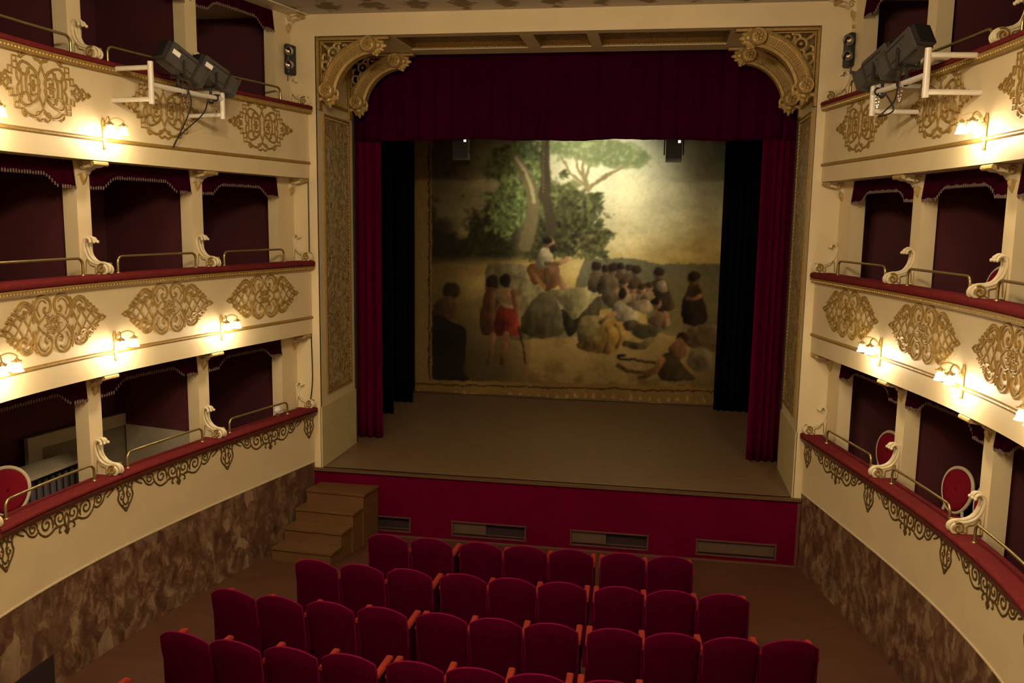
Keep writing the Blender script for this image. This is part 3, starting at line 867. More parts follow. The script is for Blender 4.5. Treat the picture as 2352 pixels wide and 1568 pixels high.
    over(poly([(1570, 1120), (1650, 1090), (1760, 1110), (1780, 1230), (1640, 1240), (1560, 1200)]), rgb(164, 128, 84)); over(ell(1640, 1290, 75, 70, 20), rgb(196, 176, 130)); over(ell(1640, 1300, 40, 34, 20), rgb(150, 128, 86), .7); over(ell(1540, 1165, 34, 32), rgb(60, 42, 30)); over(poly([(1460, 1230), (1530, 1160), (1560, 1250), (1500, 1300)]), rgb(150, 102, 66))
    over(poly([(1400, 1290), (1480, 1250), (1560, 1340), (1600, 1400), (1420, 1400)]), rgb(88, 74, 46)); over(stroke([(1420, 1290), (1380, 1350), (1300, 1390)], 18, 8), skin2); over(stroke([(1175, 1320), (1220, 1350), (1300, 1360), (1370, 1345)], 10, 7), rgb(120, 86, 52)); over(stroke([(1210, 1262), (1180, 1268), (1185, 1285), (1270, 1290), (1380, 1308)], 6), rgb(60, 44, 30))
    form[0] = False
    over(np.clip((Y - 1000) / 120, 0, 1) * np.clip((X - 1480) / 260, 0, 1), rgb(70, 54, 34), .35)  # lower right corner dimmed in the paint, as light falls off
    # warm glaze over everything, soft brush blending
    grey = col.mean(-1, keepdims=True); col = col * .8 + (grey * np.array((1.08, 1.0, .74))) * .2
    for _ in range(2):
        c1 = col.copy(); c1[1:-1, 1:-1] = (col[1:-1, 1:-1] * 4 + col[:-2, 1:-1] + col[2:, 1:-1] + col[1:-1, :-2] + col[1:-1, 2:]) / 8; col = c1
    over(np.clip((640 - X) / 480, 0, 1), rgb(40, 33, 21), .62)  # darker left side: partly the picture's own tones, partly light falloff painted in
    over(np.clip((Y - 1180) / 260, 0, 1), rgb(60, 46, 26), .35)  # lower edge darkened in the colours, standing in for light falloff
    # painted border
    bl = np.clip((132 - X) / 10, 0, 1); over(bl, rgb(122, 98, 60)); over(bl * (np.abs(X - 112) < 5), rgb(70, 52, 30))
    bb = np.clip((Y - (1395 + X * 0.025)) / 8, 0, 1); over(bb, rgb(124, 98, 56))
    mot = bb * (np.cos(X / 52 * 2 * math.pi) * .5 + N3 - .75 - np.abs(Y - 1475 - X * .025) / 60 > 0) ; over(mot, rgb(158, 130, 82), .8)
    over(bb * (np.abs(Y - 1425 - X * .025) < 5), rgb(76, 56, 32)); over(np.clip((Y - (1500 + X * .025)) / 6, 0, 1), rgb(96, 74, 42), .9)
    # canvas weave and vertical seams
    col *= (0.93 + 0.14 * N3 * 1.0)[..., None] * (1 + 0.03 * np.sin(X / 47))[..., None]
    col = np.clip(col, 0, 1)
    lin = np.where(col <= 0.04045, col / 12.92, ((col + 0.055) / 1.055) ** 2.4)
    b = MB(); YY = BY + 0.02 * np.sin(XX * 3.1) * (1 - (ZZ - BZ0) / 8)
    G = np.stack([XX, YY, ZZ], -1)
    idx = np.arange(nx * nz).reshape(nx, nz)
    q = np.stack([idx[:-1, :-1], idx[1:, :-1], idx[1:, 1:], idx[:-1, 1:]], -1).reshape(-1, 4)
    me = bpy.data.meshes.new('painted_cloth')
    me.from_pydata(G.reshape(-1, 3).tolist(), [], q.tolist())
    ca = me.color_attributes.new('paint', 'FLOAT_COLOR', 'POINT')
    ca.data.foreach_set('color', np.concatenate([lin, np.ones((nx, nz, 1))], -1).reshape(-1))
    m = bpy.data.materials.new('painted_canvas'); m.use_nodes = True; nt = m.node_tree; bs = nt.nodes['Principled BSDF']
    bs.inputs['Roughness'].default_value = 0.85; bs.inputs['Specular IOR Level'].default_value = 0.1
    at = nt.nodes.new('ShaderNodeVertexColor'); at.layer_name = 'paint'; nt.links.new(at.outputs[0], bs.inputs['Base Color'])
    me.materials.append(m); me.shade_smooth()
    root = thing('painted_backcloth', 'painted canvas backcloth of a speaker on a rock under trees with listeners', 'backcloth', (0, BY, ZS))
    o = bpy.data.objects.new('canvas', me); C.objects.link(o); o.parent = root; o.location = (0, -BY, -ZS)
    MB().tube([(BX0, 0, 0.022), (0, 0, 0.022), (BX1, 0, 0.022)], 0.02, 8).build('bottom_batten', 'stage_edge', root)


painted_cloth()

# hanging stage lanterns below the valance
for (x, y, z, lab) in ((-2.15, 3.6, 5.90, 'small black lantern hanging before the dark trees of the painted cloth'), (1.70, 3.6, 5.88, 'small black lantern hanging before the cloudy sky of the painted cloth')):
    t = thing('hanging_lantern', lab, 'stage light', (x, y, z))
    MB().box((0, 0, 0.20), (0.28, 0.22, 0.40)).build('housing', 'iron_black', t, smooth=False)
    MB().box((0, 0, 0.78), (0.04, 0.05, 0.76)).build('yoke_bar', 'iron_black', t, smooth=False)
    MB().tube([(-0.165, 0, 0.12), (-0.165, 0, 0.42), (-0.1, 0, 0.47), (0.1, 0, 0.47), (0.165, 0, 0.42), (0.165, 0, 0.12)], 0.012, 6).build('yoke', 'iron_black', t)
    MB().box((0.09, -0.115, 0.345), (0.045, 0.012, 0.045)).build('pilot_light', 'pilot_light', t, smooth=False)
    MB().tube([(-1.2 if x < 0 else -0.5, 0, 1.16), (0, 0, 1.16), (0.5, 0, 1.16)], 0.025, 8).build('bar', 'iron_black', t)


# ------------------------------------------------------------------ ornament drawn as relief on the wall
def relief(s, t0, z0, strokes, off=-0.008, flat=0.75, n=6):
    """strokes: list of (uv path, radius); u runs away from the stage"""
    mb = MB(); N = WN(s, t0)
    for path, r in strokes:
        p = np.asarray(path, float)
        pts = np.array([W(s, t0 + u, z0 + v, off) for u, v in p]) - W(s, t0, z0, 0)
        closed = np.hypot(*(p[0] - p[-1])) < 1e-6
        if closed: pts = pts[:-1]
        if not closed and np.ndim(r) == 0:
            r = r * np.concatenate([[0.75], np.ones(len(p) - 2), [0.75]])
        elif closed and np.ndim(r): r = np.mean(r)
        mb.tube(pts, r, n, normal=N, flat=flat, closed=closed)
    return mb


def mirror4(sts):
    out = []
    for p, r in sts:
        for a in (1, -1):
            for b in (1, -1):
                out.append((np.asarray(p) * (a, b), r))
    return out


def mirror2(sts):
    return [(np.asarray(p) * (a, 1), r) for p, r in sts for a in (1, -1)]


def medallion_middle():
    sc = mirror4([
        (catmull([(.19, .03), (.245, .10), (.25, .19), (.20, .265), (.12, .29), (.045, .25), (.025, .18), (.05, .125), (.095, .115), (.12, .15), (.095, .18)]), .0155),
        (catmull([(.175, .09), (.205, .16), (.18, .225), (.125, .25), (.08, .22)]), .009),
        (catmull([(.265, .04), (.265, .13), (.30, .215), (.375, .25), (.45, .22), (.475, .15), (.435, .095), (.375, .10), (.36, .145), (.395, .165)]), .0155),
        (catmull([(.305, .12), (.33, .195), (.385, .215), (.43, .18)]), .009),
        (catmull([(.0, .08), (.04, .07), (.09, .09), (.15, .06), (.21, .0)]), .011),
        (spiral((.055, .04), .045, .012, 200, -120, 16), .011),
        (catmull([(.24, .25), (.27, .20), (.265, .15)]), np.linspace(.02, .008, 15)),
    ])
    env = lambda u: .175 * np.clip((.70 - u) / .42, 0, 1) ** .72
    lat = []
    u = np.linspace(.215, .675, 34)
    for k in range(4):
        lat.append((np.stack([u, env(u) * np.cos(math.pi * (3.7 * (u - .2) + k * .5))], -1), .0095))
    lat.append((np.stack([u, env(u)], -1), .010)); lat.append((np.stack([u, -env(u)], -1), .010))
    lat.append((np.array([(.655, 0), (.695, .028), (.745, 0), (.695, -.028), (.655, 0)]), .012))
    for sg in (1, -1):
        for a, b in ((.49, .20), (.535, .165), (.58, .13), (.62, .095)):
            lat.append((catmull([(a - .035, sg * (b - .03)), (a - .005, sg * (b - .005)), (a + .02, sg * (b - .018))], 3), np.array([.012, .016, .017, .016, .014, .010, .005])))
    lat = lat + [(np.asarray(p) * (-1, 1), r) for p, r in lat]
    ce_ = mirror4([(spiral((.03, .028), .03, .006, 0, 400, 14), .010)]) + [(spiral((0, 0), .075, .075, 0, 360, 20), .010)]
    for k in range(8):
        a = k * math.pi / 4
        ce_.append((np.array([(.07 * math.cos(a), .06 * math.sin(a)), (.10 * math.cos(a), .085 * math.sin(a)), (.125 * math.cos(a), .10 * math.sin(a))]), np.array([.010, .016, .006])))
    return sc, lat, ce_


def medallion_top():
    sc = mirror4([
        (spiral((.125, .0), .085, .085, 0, 180, 16, 1, 1.9), .013),
        (catmull([(.03, .02), (.06, .10), (.14, .175), (.235, .20), (.285, .16), (.27, .10), (.21, .085), (.165, .11), (.185, .15)]), .013),
        (catmull([(.0, .215), (.05, .26), (.12, .29), (.20, .275), (.26, .235)]), .014),
        (catmull([(.0, .30), (.05, .325), (.09, .30), (.085, .255), (.05, .245), (.045, .275)]), .012),
        (catmull([(.20, .275), (.24, .30), (.275, .265), (.25, .225)]), .012),
        (np.array([(.265, .0), (.265, .06), (.265, .13)]), .011),
        (catmull([(.045, .0), (.05, .08), (.02, .15), (.0, .20)]), .011),
        (spiral((.12, .055), .045, .010, 160, -170, 16), .011),
        (catmull([(.29, .14), (.32, .10), (.32, .04), (.29, .0)]), .012),
    ])
    st_ = mirror4([
        (np.array([(.27, .235), (.315, .235), (.315, .185), (.37, .185), (.37, .135), (.425, .135), (.425, .085), (.47, .085)]), .0105),
        (np.array([(.31, .13), (.31, .19)]), .010), (np.array([(.33, .125), (.38, .125), (.38, .07), (.43, .07)]), .010),
        (np.array([(.37, .185), (.37, .235), (.315, .235)]), .009),
    ]) + [(np.asarray(p) * (a, 1), r) for a in (1, -1) for p, r in (
        (np.array([(.40, 0), (.475, .075), (.55, .0), (.475, -.075), (.40, 0)]), .0105), (np.array([(.47, 0), (.54, .06), (.61, .0), (.54, -.06), (.47, 0)]), .0105),
        (np.array([(.43, .085), (.50, .03), (.56, -.045)]), .009), (np.array([(.43, -.085), (.50, -.03), (.56, .045)]), .009),
        (np.array([(.59, 0), (.62, .02), (.65, 0), (.62, -.02), (.59, 0)]), .014))]
    ce_ = []
    for k in range(6):
        a = k * math.pi / 3
        for du in (-.125, .125):
            ce_.append((np.array([(du, 0), (du + .03 * math.cos(a), .03 * math.sin(a)), (du + .055 * math.cos(a), .06 * math.sin(a))]), np.array([.008, .015, .005])))
    for du in (-.42, .42):
        for a in (0.6, 2.2, 3.9, 5.4):
            ce_.append((np.array([(du, 0), (du + .02 * math.cos(a), .02 * math.sin(a)), (du + .045 * math.cos(a), .04 * math.sin(a))]), np.array([.012, .018, .005])))
    return sc, st_, ce_


def frieze():
    run = mirror2([
        (spiral((.095, -.085), .078, .014, -60, 420, 30), .011),
        (catmull([(.02, -.03), (.06, -.012), (.10, -.012)]), .010),
        (spiral((.285, -.090), .088, .014, 200, -330, 32), .012),
        (spiral((.475, -.070), .062, .012, 200, -330, 28), .011),
        (catmull([(.09, -.165), (.17, -.165), (.22, -.19), (.30, -.20), (.375, -.155), (.41, -.095)]), np.linspace(.014, .010, 36)),
        (catmull([(.40, -.12), (.46, -.145), (.53, -.115), (.57, -.06), (.63, -.02), (.70, -.03)]), .011),
        (catmull([(.60, -.09), (.66, -.06), (.72, -.02)]), .010),
        (catmull([(.155, -.03), (.18, -.10), (.205, -.15)]), .009),
    ])
    mid = mirror2([
        (catmull([(.0, -.06), (.03, -.12), (.015, -.19), (.0, -.25)]), .013),
        (catmull([(.01, -.20), (.05, -.165), (.10, -.19), (.11, -.225), (.085, -.23)]), .011),
        (catmull([(.0, -.22), (.03, -.235), (.0, -.275)]), .010),
    ])
    return run, mid


def pendant():
    return mirror2([
        (catmull([(.15, -.005), (.115, -.04), (.10, -.11), (.115, -.17), (.09, -.23), (.05, -.28), (.0, -.345)]), .012),
        (spiral((.085, -.055), .045, .012, 60, 420, 20), .010),
        (spiral((.055, -.165), .04, .010, 90, 440, 18), .010),
        (catmull([(.0, -.03), (.035, -.08), (.02, -.14), (.04, -.22), (.0, -.27)]), .011),
        (catmull([(.05, -.25), (.03, -.30), (.0, -.30)]), .010),
    ])


M2, M3, FRZ, PND = medallion_middle(), medallion_top(), frieze(), pendant()
MED_T = [1.09, 2.84, 4.58]


# ------------------------------------------------------------------ box fittings
def ledge(s, k, a, b, bay):
    T = TIER[k]; z0 = T['par']; h = T['ledge'] - z0
    lab = 'red velvet ledge, %s tier, %s, %s' % (TIERW[k], BAYW[bay], SIDEW[s])
    o = W(s, (a + b) / 2, z0, 0.05)
    root = thing('padded_ledge', lab, 'ledge', o, group='velvet ledges of the boxes')
    g = 0.004
    end = 0.0
    pad = strip(s, a + g, b - g, round_rect(-0.075, 0.20, z0 + 0.012, z0 + h, h * 0.42, 5), 22)
    pad.v = [v - o for v in pad.v]
    fix_normals(pad.build('velvet_pad', 'ledge_velvet', root))
    m = strip(s, a, b, [(-0.05, z0 - 0.045), (-0.06, z0 - 0.02), (-0.072, z0 + 0.0), (-0.072, z0 + 0.014), (0.10, z0 + 0.014), (0.10, z0), (0.0, z0), (0.0, z0 - 0.045)], 22)
    m.v = [v - o for v in m.v]
    md = fix_normals(m.build('moulding', 'ledge_wood' if k == 0 else 'gold', root))
    if k:
        bd = MB()
        for t in np.arange(a + 0.02, b - 0.01, 0.045):
            bd.sphere(W(s, t, z0 - 0.018, -0.062) - o, 0.013, 5, 4)
        bb = bd.build('bead_row', 'gold_pale', md); bb['kind'] = 'stuff'


def guard_rail(s, k, a, b, bay):
    z0 = TIER[k]['ledge'] - 0.004; h = 0.185; r = 0.07
    lab = 'brass guard rail, %s tier, %s, %s' % (TIERW[k], BAYW[bay], SIDEW[s])
    o = W(s, (a + b) / 2, z0, 0.07)
    root = thing('guard_rail', lab, 'rail', o, group='brass guard rails of the boxes')
    pts = [(a, 0)] + [(a, h - r)] + [(a + r - r * math.cos(q), h - r + r * math.sin(q)) for q in np.linspace(.3, math.pi / 2, 5)]
    pts += [(t, h) for t in np.linspace(a + r + .05, b - r - .05, 8)] + [(b - r + r * math.sin(q), h - r + r * math.cos(q)) for q in np.linspace(0, 1.27, 5)] + [(b, h - r), (b, 0)]
    MB().tube([W(s, t, z0 + z, 0.07) - o for t, z in pts], 0.0145, 10).build('rail_tube', 'brass', root)
    for t in (a, b):
        MB().lathe([(0.001, 0.014), (0.022, 0.014), (0.028, 0.004), (0.028, 0.0)], W(s, t, z0, 0.07) - o, (0, 0, 1), 12).build('foot_collar', 'brass', root)
    # latch rod from the far upright back to the pillar
    p0 = W(s, b, z0 + 0.03, 0.07) - o; p1 = W(s, b + 0.02, z0 + 0.035, 0.26) - o
    rod = MB().tube([p0, (p0 + p1) / 2, p1], 0.007, 6); rod.sphere(p1, 0.028, 8, 6)
    rod.build('latch_rod', 'ledge_wood', root)


SCROLL = catmull([(.155, .345), (.158, .372), (.185, .39), (.222, .380), (.238, .335), (.232, .27), (.205, .20), (.155, .145), (.085, .118), (.015, .112), (-.03, .09), (-.045, .055), (-.03, .022), (.005, .018)], 4)


def scroll(s, k, t, idx):
    z0 = TIER[k]['ledge'] - 0.006
    where = PILW[idx]
    lab = 'cream scroll on the %s tier ledge, %s, %s' % (TIERW[k], where, SIDEW[s])
    o = W(s, t, z0, 0.1)
    root = thing('scroll_bracket', lab, 'bracket', o, group='scroll brackets on the ledges')
    wd = 0.043 if idx else 0.026
    ribs = MB()
    for d in (-wd, 0, wd):
        ribs.tube([W(s, t + d, z0 + z + (0.012 if d == 0 else 0), of - (0.004 if d == 0 else 0)) - o for of, z in SCROLL], 0.0155 if idx else 0.012, 7)
    for d in (-wd - .012, 0, wd + .012):
        ribs.sphere(W(s, t + d, z0 + .350, .145) - o, 0.018, 8, 6)
    ribs.build('scroll', 'cream_trim', root)
    # web between scroll and ledge
    outl = [(of + 0.012, z - 0.01) for of, z in SCROLL[8:44:2]] + [(-.02, .02), (.05, .004), (.235, .004), (.25, .30)]
    outl = [q for q in outl if q[0] > -.04]
    w1 = wd + .008
    A = [W(s, t - w1, z0 + max(.004, z), of) - o for of, z in outl]; B = [W(s, t + w1, z0 + max(.004, z), of) - o for of, z in outl]
    fix_normals(MB().sweep([A, B]).build('web', 'cream_trim', root, smooth=False))
    for sg in (-1, 1):
        v = MB()
        v.tube([W(s, t + sg * (w1 + .010), z0 + q[1], q[0]) - o for q in spiral((.008, .068), .056, .008, 120, -420, 30)], 0.010, 6)
        v.tube([W(s, t + sg * (w1 + .006), z0 + q[1], q[0]) - o for q in catmull([(.055, .03), (.09, .02), (.09, .085), (.15, .105), (.20, .16), (.215, .02)], 5)], 0.006, 5)
        v.build('volute', 'gold', root)


def console(s, k, t, idx):
    zt = TIER[k]['top'] if k < 2 else 7.685
    where = PILW[idx]
    lab = 'carved console above the %s tier, %s, %s' % (TIERW[k], where, SIDEW[s])
    o = W(s, t, zt - 0.26, 0.25)
    root = thing('carved_console', lab, 'console', o, group='carved consoles under the tiers')
    w = 0.075 if idx else 0.045
    prof = [(.02, -.004), (.25, -.004), (.25, -.16), (.215, -.135), (.19, -.10), (.13, -.075), (.07, -.07), (.03, -.055), (.012, -.03)]
    A = [W(s, t - w, zt + z, of) - o for of, z in prof]; B = [W(s, t + w, zt + z, of) - o for of, z in prof]
    fix_normals(MB().sweep([A, B]).build('body', 'cream_trim', root, smooth=False))
    v = MB()
    for sg in (-1, 1):
        v.tube([W(s, t + sg * (w + .006), zt + q[1], q[0]) - o for q in spiral((.185, -.062), .048, .008, 30, 470, 26)], 0.009, 6)
        v.tube([W(s, t + sg * (w + .004), zt + q[1], q[0]) - o for q in catmull([(.03, -.03), (.09, -.035), (.13, -.05)], 5)], 0.008, 5)
    v.tube([W(s, t + d, zt - .032, .018) - o for d in (-w - .03, 0, w + .03)], 0.026, 8)
    v.build('volute', 'gold_pale', root)
    lf = MB()
    lf.tube([W(s, t, zt - .12, .235) - o, W(s, t, zt - .16, .235) - o, W(s, t, zt - .21, .24) - o, W(s, t, zt - .255, .248) - o], [.028, .042, .03, .006], 7)
    lf.build('pendant_leaf', 'gold_pale', root)


def box_valance(s, k, a, b, bay):
    zt = TIER[k]['top'] if k < 2 else 7.685
    lab = 'dark red fringed valance, %s tier, %s, %s' % (TIERW[k], BAYW[bay], SIDEW[s])
    o = W(s, (a + b) / 2, zt, 0.28)
    root = thing('box_valance', lab, 'valance', o, group='fringed box valances')
    n, m = 44, 5
    uu = np.linspace(0, 1, n)

    def bottom(u):
        e = min(u, 1 - u)
        q = np.clip((e - .12) / .14, 0, 1)
        return -0.265 + 0.115 * fade(q) + 0.012 * math.sin(math.pi * u)
    G = np.zeros((n, m, 3))
    for i, u in enumerate(uu):
        bt = bottom(u)
        for j in range(m):
            q = j / (m - 1)
            of = 0.275 - 0.012 * math.sin(u * 60) * q - 0.03 * q * (1 if min(u, 1 - u) < .12 else 0)
            G[i, j] = W(s, a + (b - a) * u, zt - 0.003 + bt * q, of) - o
    d = MB().grid(G).build('cloth', 'box_cloth', root)
    d.modifiers.new('thickness', 'SOLIDIFY').thickness = 0.008
    f = MB()
    for u in np.linspace(0.004, .996, int((b - a) / .034)):
        bt = bottom(u); of = 0.272 - (0.03 if min(u, 1 - u) < .12 else 0)
        p = W(s, a + (b - a) * u, zt + bt, of) - o
        f.tube([p + (0, 0, .006), p + (0, 0, -.012), p + (0, 0, -.035)], [.005, .009, .006], 4)
    ff = f.build('fringe', 'fringe', root); ff['kind'] = 'stuff'


def sconce(s, k, t, idx):
    z0 = 3.26 if k == 1 else 5.535
    lab = 'lit two-shade sconce on %s tier parapet, %s, %s' % (TIERW[k], PILW[idx], SIDEW[s])
    o = W(s, t, z0, 0.0)
    root = thing('wall_sconce', lab, 'sconce', o, group='lit wall sconces')
    N, Tn = WN(s, t), WT(s, t); Z = np.array([0, 0, 1.0])
    L = lambda a, b, c: Tn * a + N * b + Z * c           # along wall, out, up
    pl = MB().tube([L(0, .014, 0), L(0, .016, .05), L(0, .016, .16), L(0, .016, .25), L(0, .012, .30)], [.014, .022, .020, .030, .010], 8, normal=N, flat=.6)
    pl.sphere(L(0, .02, -.012), .018, 8, 6); pl.sphere(L(0, .03, .20), .03, 8, 6)
    pl.build('backplate', 'gold_pale', root)
    for sg in (-1, 1):
        d = 0.10 * sg
        path = catmull([L(0, .03, .20), L(d * .2, .07, .27), L(d * .6, .13, .30), L(d, .175, .275), L(d, .18, .245)], 5)
        arm = MB().tube(path, .008, 6).build('arm', 'gold_pale', root)
        cap = MB().lathe([(.002, .028), (.012, .022), (.026, .008), (.034, -.008), (.030, -.012), (.004, .0)], L(d, .18, .225), (0, 0, 1), 14)
        for q in range(5):
            an = q * 2 * math.pi / 5
            p = L(d, .18, .222); e = np.array([math.cos(an), math.sin(an), 0])
            cap.tube([p + e * .018, p + e * .036 + Z * -.006, p + e * .048 + Z * .006], [.012, .012, .003], 5)
        cap.build('leaf_cap', 'gold_pale', arm)
        sh_ = MB().lathe([(.016, .0), (.030, -.016), (.040, -.040), (.040, -.058), (.050, -.078), (.056, -.086)], L(d, .18, .212), (0, 0, 1), 16)
        sh_.build('glass_shade', 'lit_glass', arm)
        lamp('bulb_light', 'POINT', (0, 0, 0), SCONCE_W, WARM, 0.03).location = o + L(d, .18, .082)
    return root


for s in (-1, 1):
    for k in range(3):
        for bay in range(3):
            a, b = PIER[bay], PIER[bay + 1]
            ledge(s, k, a if bay else 0.0, b, bay)
            guard_rail(s, k, (a + .26) if bay else .55, b - .25, bay)
            box_valance(s, k, a + .10 if bay else .42, b - .10, bay)
        for idx, t in enumerate([.07, PIER[1], PIER[2], PIER[3]]):
            scroll(s, k, t, idx)
            console(s, k, t if idx else .12, idx)
    # plain continuation of the ledges past the frame
    for bay in range(3):
        for k, M, z, base in ((1, M2, 3.73, 3.43), (2, M3, 6.03, 5.70)):
            t0 = MED_T[bay] - (0.04 if k == 2 else 0)
            lab = 'gilded %s medallion, %s tier, %s, %s' % ('pointed lattice' if k == 1 else 'stepped oval', TIERW[k], BAYW[bay], SIDEW[s])
            root = thing('gilded_medallion', lab, 'medallion', W(s, t0, z, 0), group='gilded medallions of the ' + TIERW[k] + ' tier')
            for nm, sts in zip(('scrollwork', 'lattice' if k == 1 else 'stepped_fret', 'rosette'), M):
                um = [np.asarray(p)[:, 0].mean() for p, r in sts]
                if nm == 'scrollwork' or (nm == 'rosette' and k == 1):
                    relief(s, t0, z, sts).build(nm, 'gold', root)
                else:
                    for lo, hi in ((-9, -.3), (-.3, 0), (0, .3), (.3, 9)):
                        sub = [q for q, u in zip(sts, um) if lo <= u < hi]
                        if sub: relief(s, t0, z, sub).build(nm, 'gold', root)
        a, b = PIER[bay] + (.16 if bay == 0 else -.10), PIER[bay + 1] - .10
        t0 = (a + b) / 2; sc_ = (b - a) / 2 / .875
        root = thing('scroll_frieze', 'gilded scroll frieze, lowest tier, %s, %s' % (BAYW[bay], SIDEW[s]), 'frieze', W(s, t0, 1.835, 0), group='scroll friezes of the lowest tier')
        for nm, sts in zip(('running_scroll', 'centre_drop'), FRZ):
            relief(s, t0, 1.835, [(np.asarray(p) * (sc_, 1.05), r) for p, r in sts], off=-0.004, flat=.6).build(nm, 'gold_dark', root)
    for i, t in enumerate((.14, 1.92, 3.67, 5.42)):
        root = thing('frieze_pendant', 'gilded pointed frieze pendant, lowest tier, %s, %s' % (PILW[i], SIDEW[s]), 'pendant', W(s, t, 1.835, 0), group='pendants of the lowest tier frieze')
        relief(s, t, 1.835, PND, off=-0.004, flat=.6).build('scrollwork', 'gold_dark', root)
    for idx, t in ((1, 1.95), (2, 3.72), (3, 5.42)):
        sconce(s, 1, t, idx)
    sconce(s, 2, 3.73, 2); sconce(s, 2, 5.42, 3)

# ------------------------------------------------------------------ twin-head emergency lights by the proscenium
for s in (-1, 1):
    t0, z0 = 0.16, 6.85
    root = thing('emergency_light', 'black twin-head emergency light beside the proscenium, ' + SIDEW[s], 'emergency light', W(s, t0, z0, 0.25), group='twin-head emergency lights')
    N, Tn = WN(s, t0), WT(s, t0); Z = np.array([0, 0, 1.0])
    L = lambda a, b, c: Tn * a + N * b + Z * c
    M_ = np.stack([Tn, N, Z], 1)
    bx = MB().box(L(-.03, .045, .21), (.20, .085, .42), M_)
    ob = bx.build('housing', 'iron_black', root, smooth=False); ob.modifiers.new('bevel', 'BEVEL').width = 0.018
    for zz in (.12, .31):
        c0 = L(.07, .10, zz); ax = Tn * .8 + N * .45 - Z * .15
        hd = MB().lathe([(.02, -.05), (.055, -.04), (.068, .0), (.068, .03), (.056, .032)], c0, ax, 18).build('lamp_head', 'iron_black', root)
        MB().lathe([(.001, .006), (.02, .008), (.04, .018), (.056, .031)], c0, ax, 18).build('reflector', 'chrome', hd)
    if s > 0:
        MB().sphere(L(.02, .03, .50), .022, 10, 8).build('pull_bead', 'chrome', root)
    MB().tube([L(0, .02, .0), L(0, .02, -.05), L(.0, .015, -.09)], .006, 6).build('cable_tail', 'iron_black', root)


# ------------------------------------------------------------------ white pipe frames with theatre lanterns
def lantern(loc, target, label, scale=1.0):
    root = thing('theatre_lantern', label, 'spotlight', loc)
    d = np.array(target) - np.array(loc); d = d / np.linalg.norm(d)
    r = np.cross(d, (0, 0, 1)); r /= np.linalg.norm(r); u = np.cross(r, d)
    M_ = np.stack([r, d, u], 1) * scale
    q = lambda x, y, z: M_ @ np.array((x, y, z))

    def bx(mb, c, sz):
        mb.box(q(*c), sz, M_)
        return mb
    b = bx(MB(), (0, -.02, 0), (.235, .36, .255))
    ob = b.build('housing', 'lantern_body', root, smooth=False); ob.modifiers.new('bevel', 'BEVEL').width = 0.012
    bx(MB(), (0, -.225, .0), (.20, .06, .215)).build('rear_cap', 'iron_black', root, smooth=False)
    # tapered hood with colour frame
    secs = [[q(sx * w, y, sz * w * 1.05) for sx, sz in ((-1, -1), (1, -1), (1, 1), (-1, 1))] for y, w in ((.16, .112), (.20, .095), (.30, .095), (.31, .12), (.325, .12))]
    fix_normals(MB().sweep(secs).build('colour_frame', 'lantern_body', root, smooth=False))
    MB().lathe([(.001, .0), (.05, .004), (.085, .0)], q(0, .327, 0), d, 18).build('lens', 'chrome', root)
    for sx in (-1, 1):
        for zz, ln in ((.075, .27), (-.075, .12)):
            bx(MB(), (sx * .119, .02 if ln > .2 else .08, zz), (.004, ln, .014)).build('vent_slot', 'iron_black', root, smooth=False)
        MB().lathe([(.001, .012), (.03, .012), (.036, .004), (.036, .0)], q(sx * .118, -.02, 0), r * sx, 14).build('pivot_disc', 'lantern_body', root)
    for xx in (-.06, 0, .06):
        bx(MB(), (xx, -.02, .13), (.016, .30, .008)).build('cooling_rib', 'iron_black', root, smooth=False)
    bx(MB(), (r @ np.array((1, 0, 0)) * 0 + .1195, -.12, .02), (.003, .10, .055)).build('label_sticker', 'sticker', root, smooth=False)
    # yoke hanging to the pipe
    y = MB()
    yk = [q(-.14, -.02, 0), q(-.14, -.02, 0) + np.array((0, 0, -.16)), q(.14, -.02, 0) + np.array((0, 0, -.16)), q(.14, -.02, 0)]
    for a, b2 in ((0, 1), (1, 2), (2, 3)):
        y.tube([yk[a], (yk[a] + yk[b2]) / 2, yk[b2]], .014, 6)
    c = (yk[1] + yk[2]) / 2
    y.tube([c, c + (0, 0, -.05), c + (0, 0, -.10)], .016, 8)
    y.build('yoke', 'iron_black', root)
    k = MB().tube([c + np.array((.0, .0, -.135)) + .042 * np.array((d[0] * math.cos(a), d[1] * math.cos(a), math.sin(a))) for a in np.linspace(0, 2 * math.pi, 14)[:-1]], .014, 6, closed=True)
    k.tube([c + (0, 0, -.09), c + (0, 0, -.11), c + (0, 0, -.14)], .02, 6)
    k.build('hook_clamp', 'iron_black', root)
    return c + np.array(loc) + (0, 0, -.135)


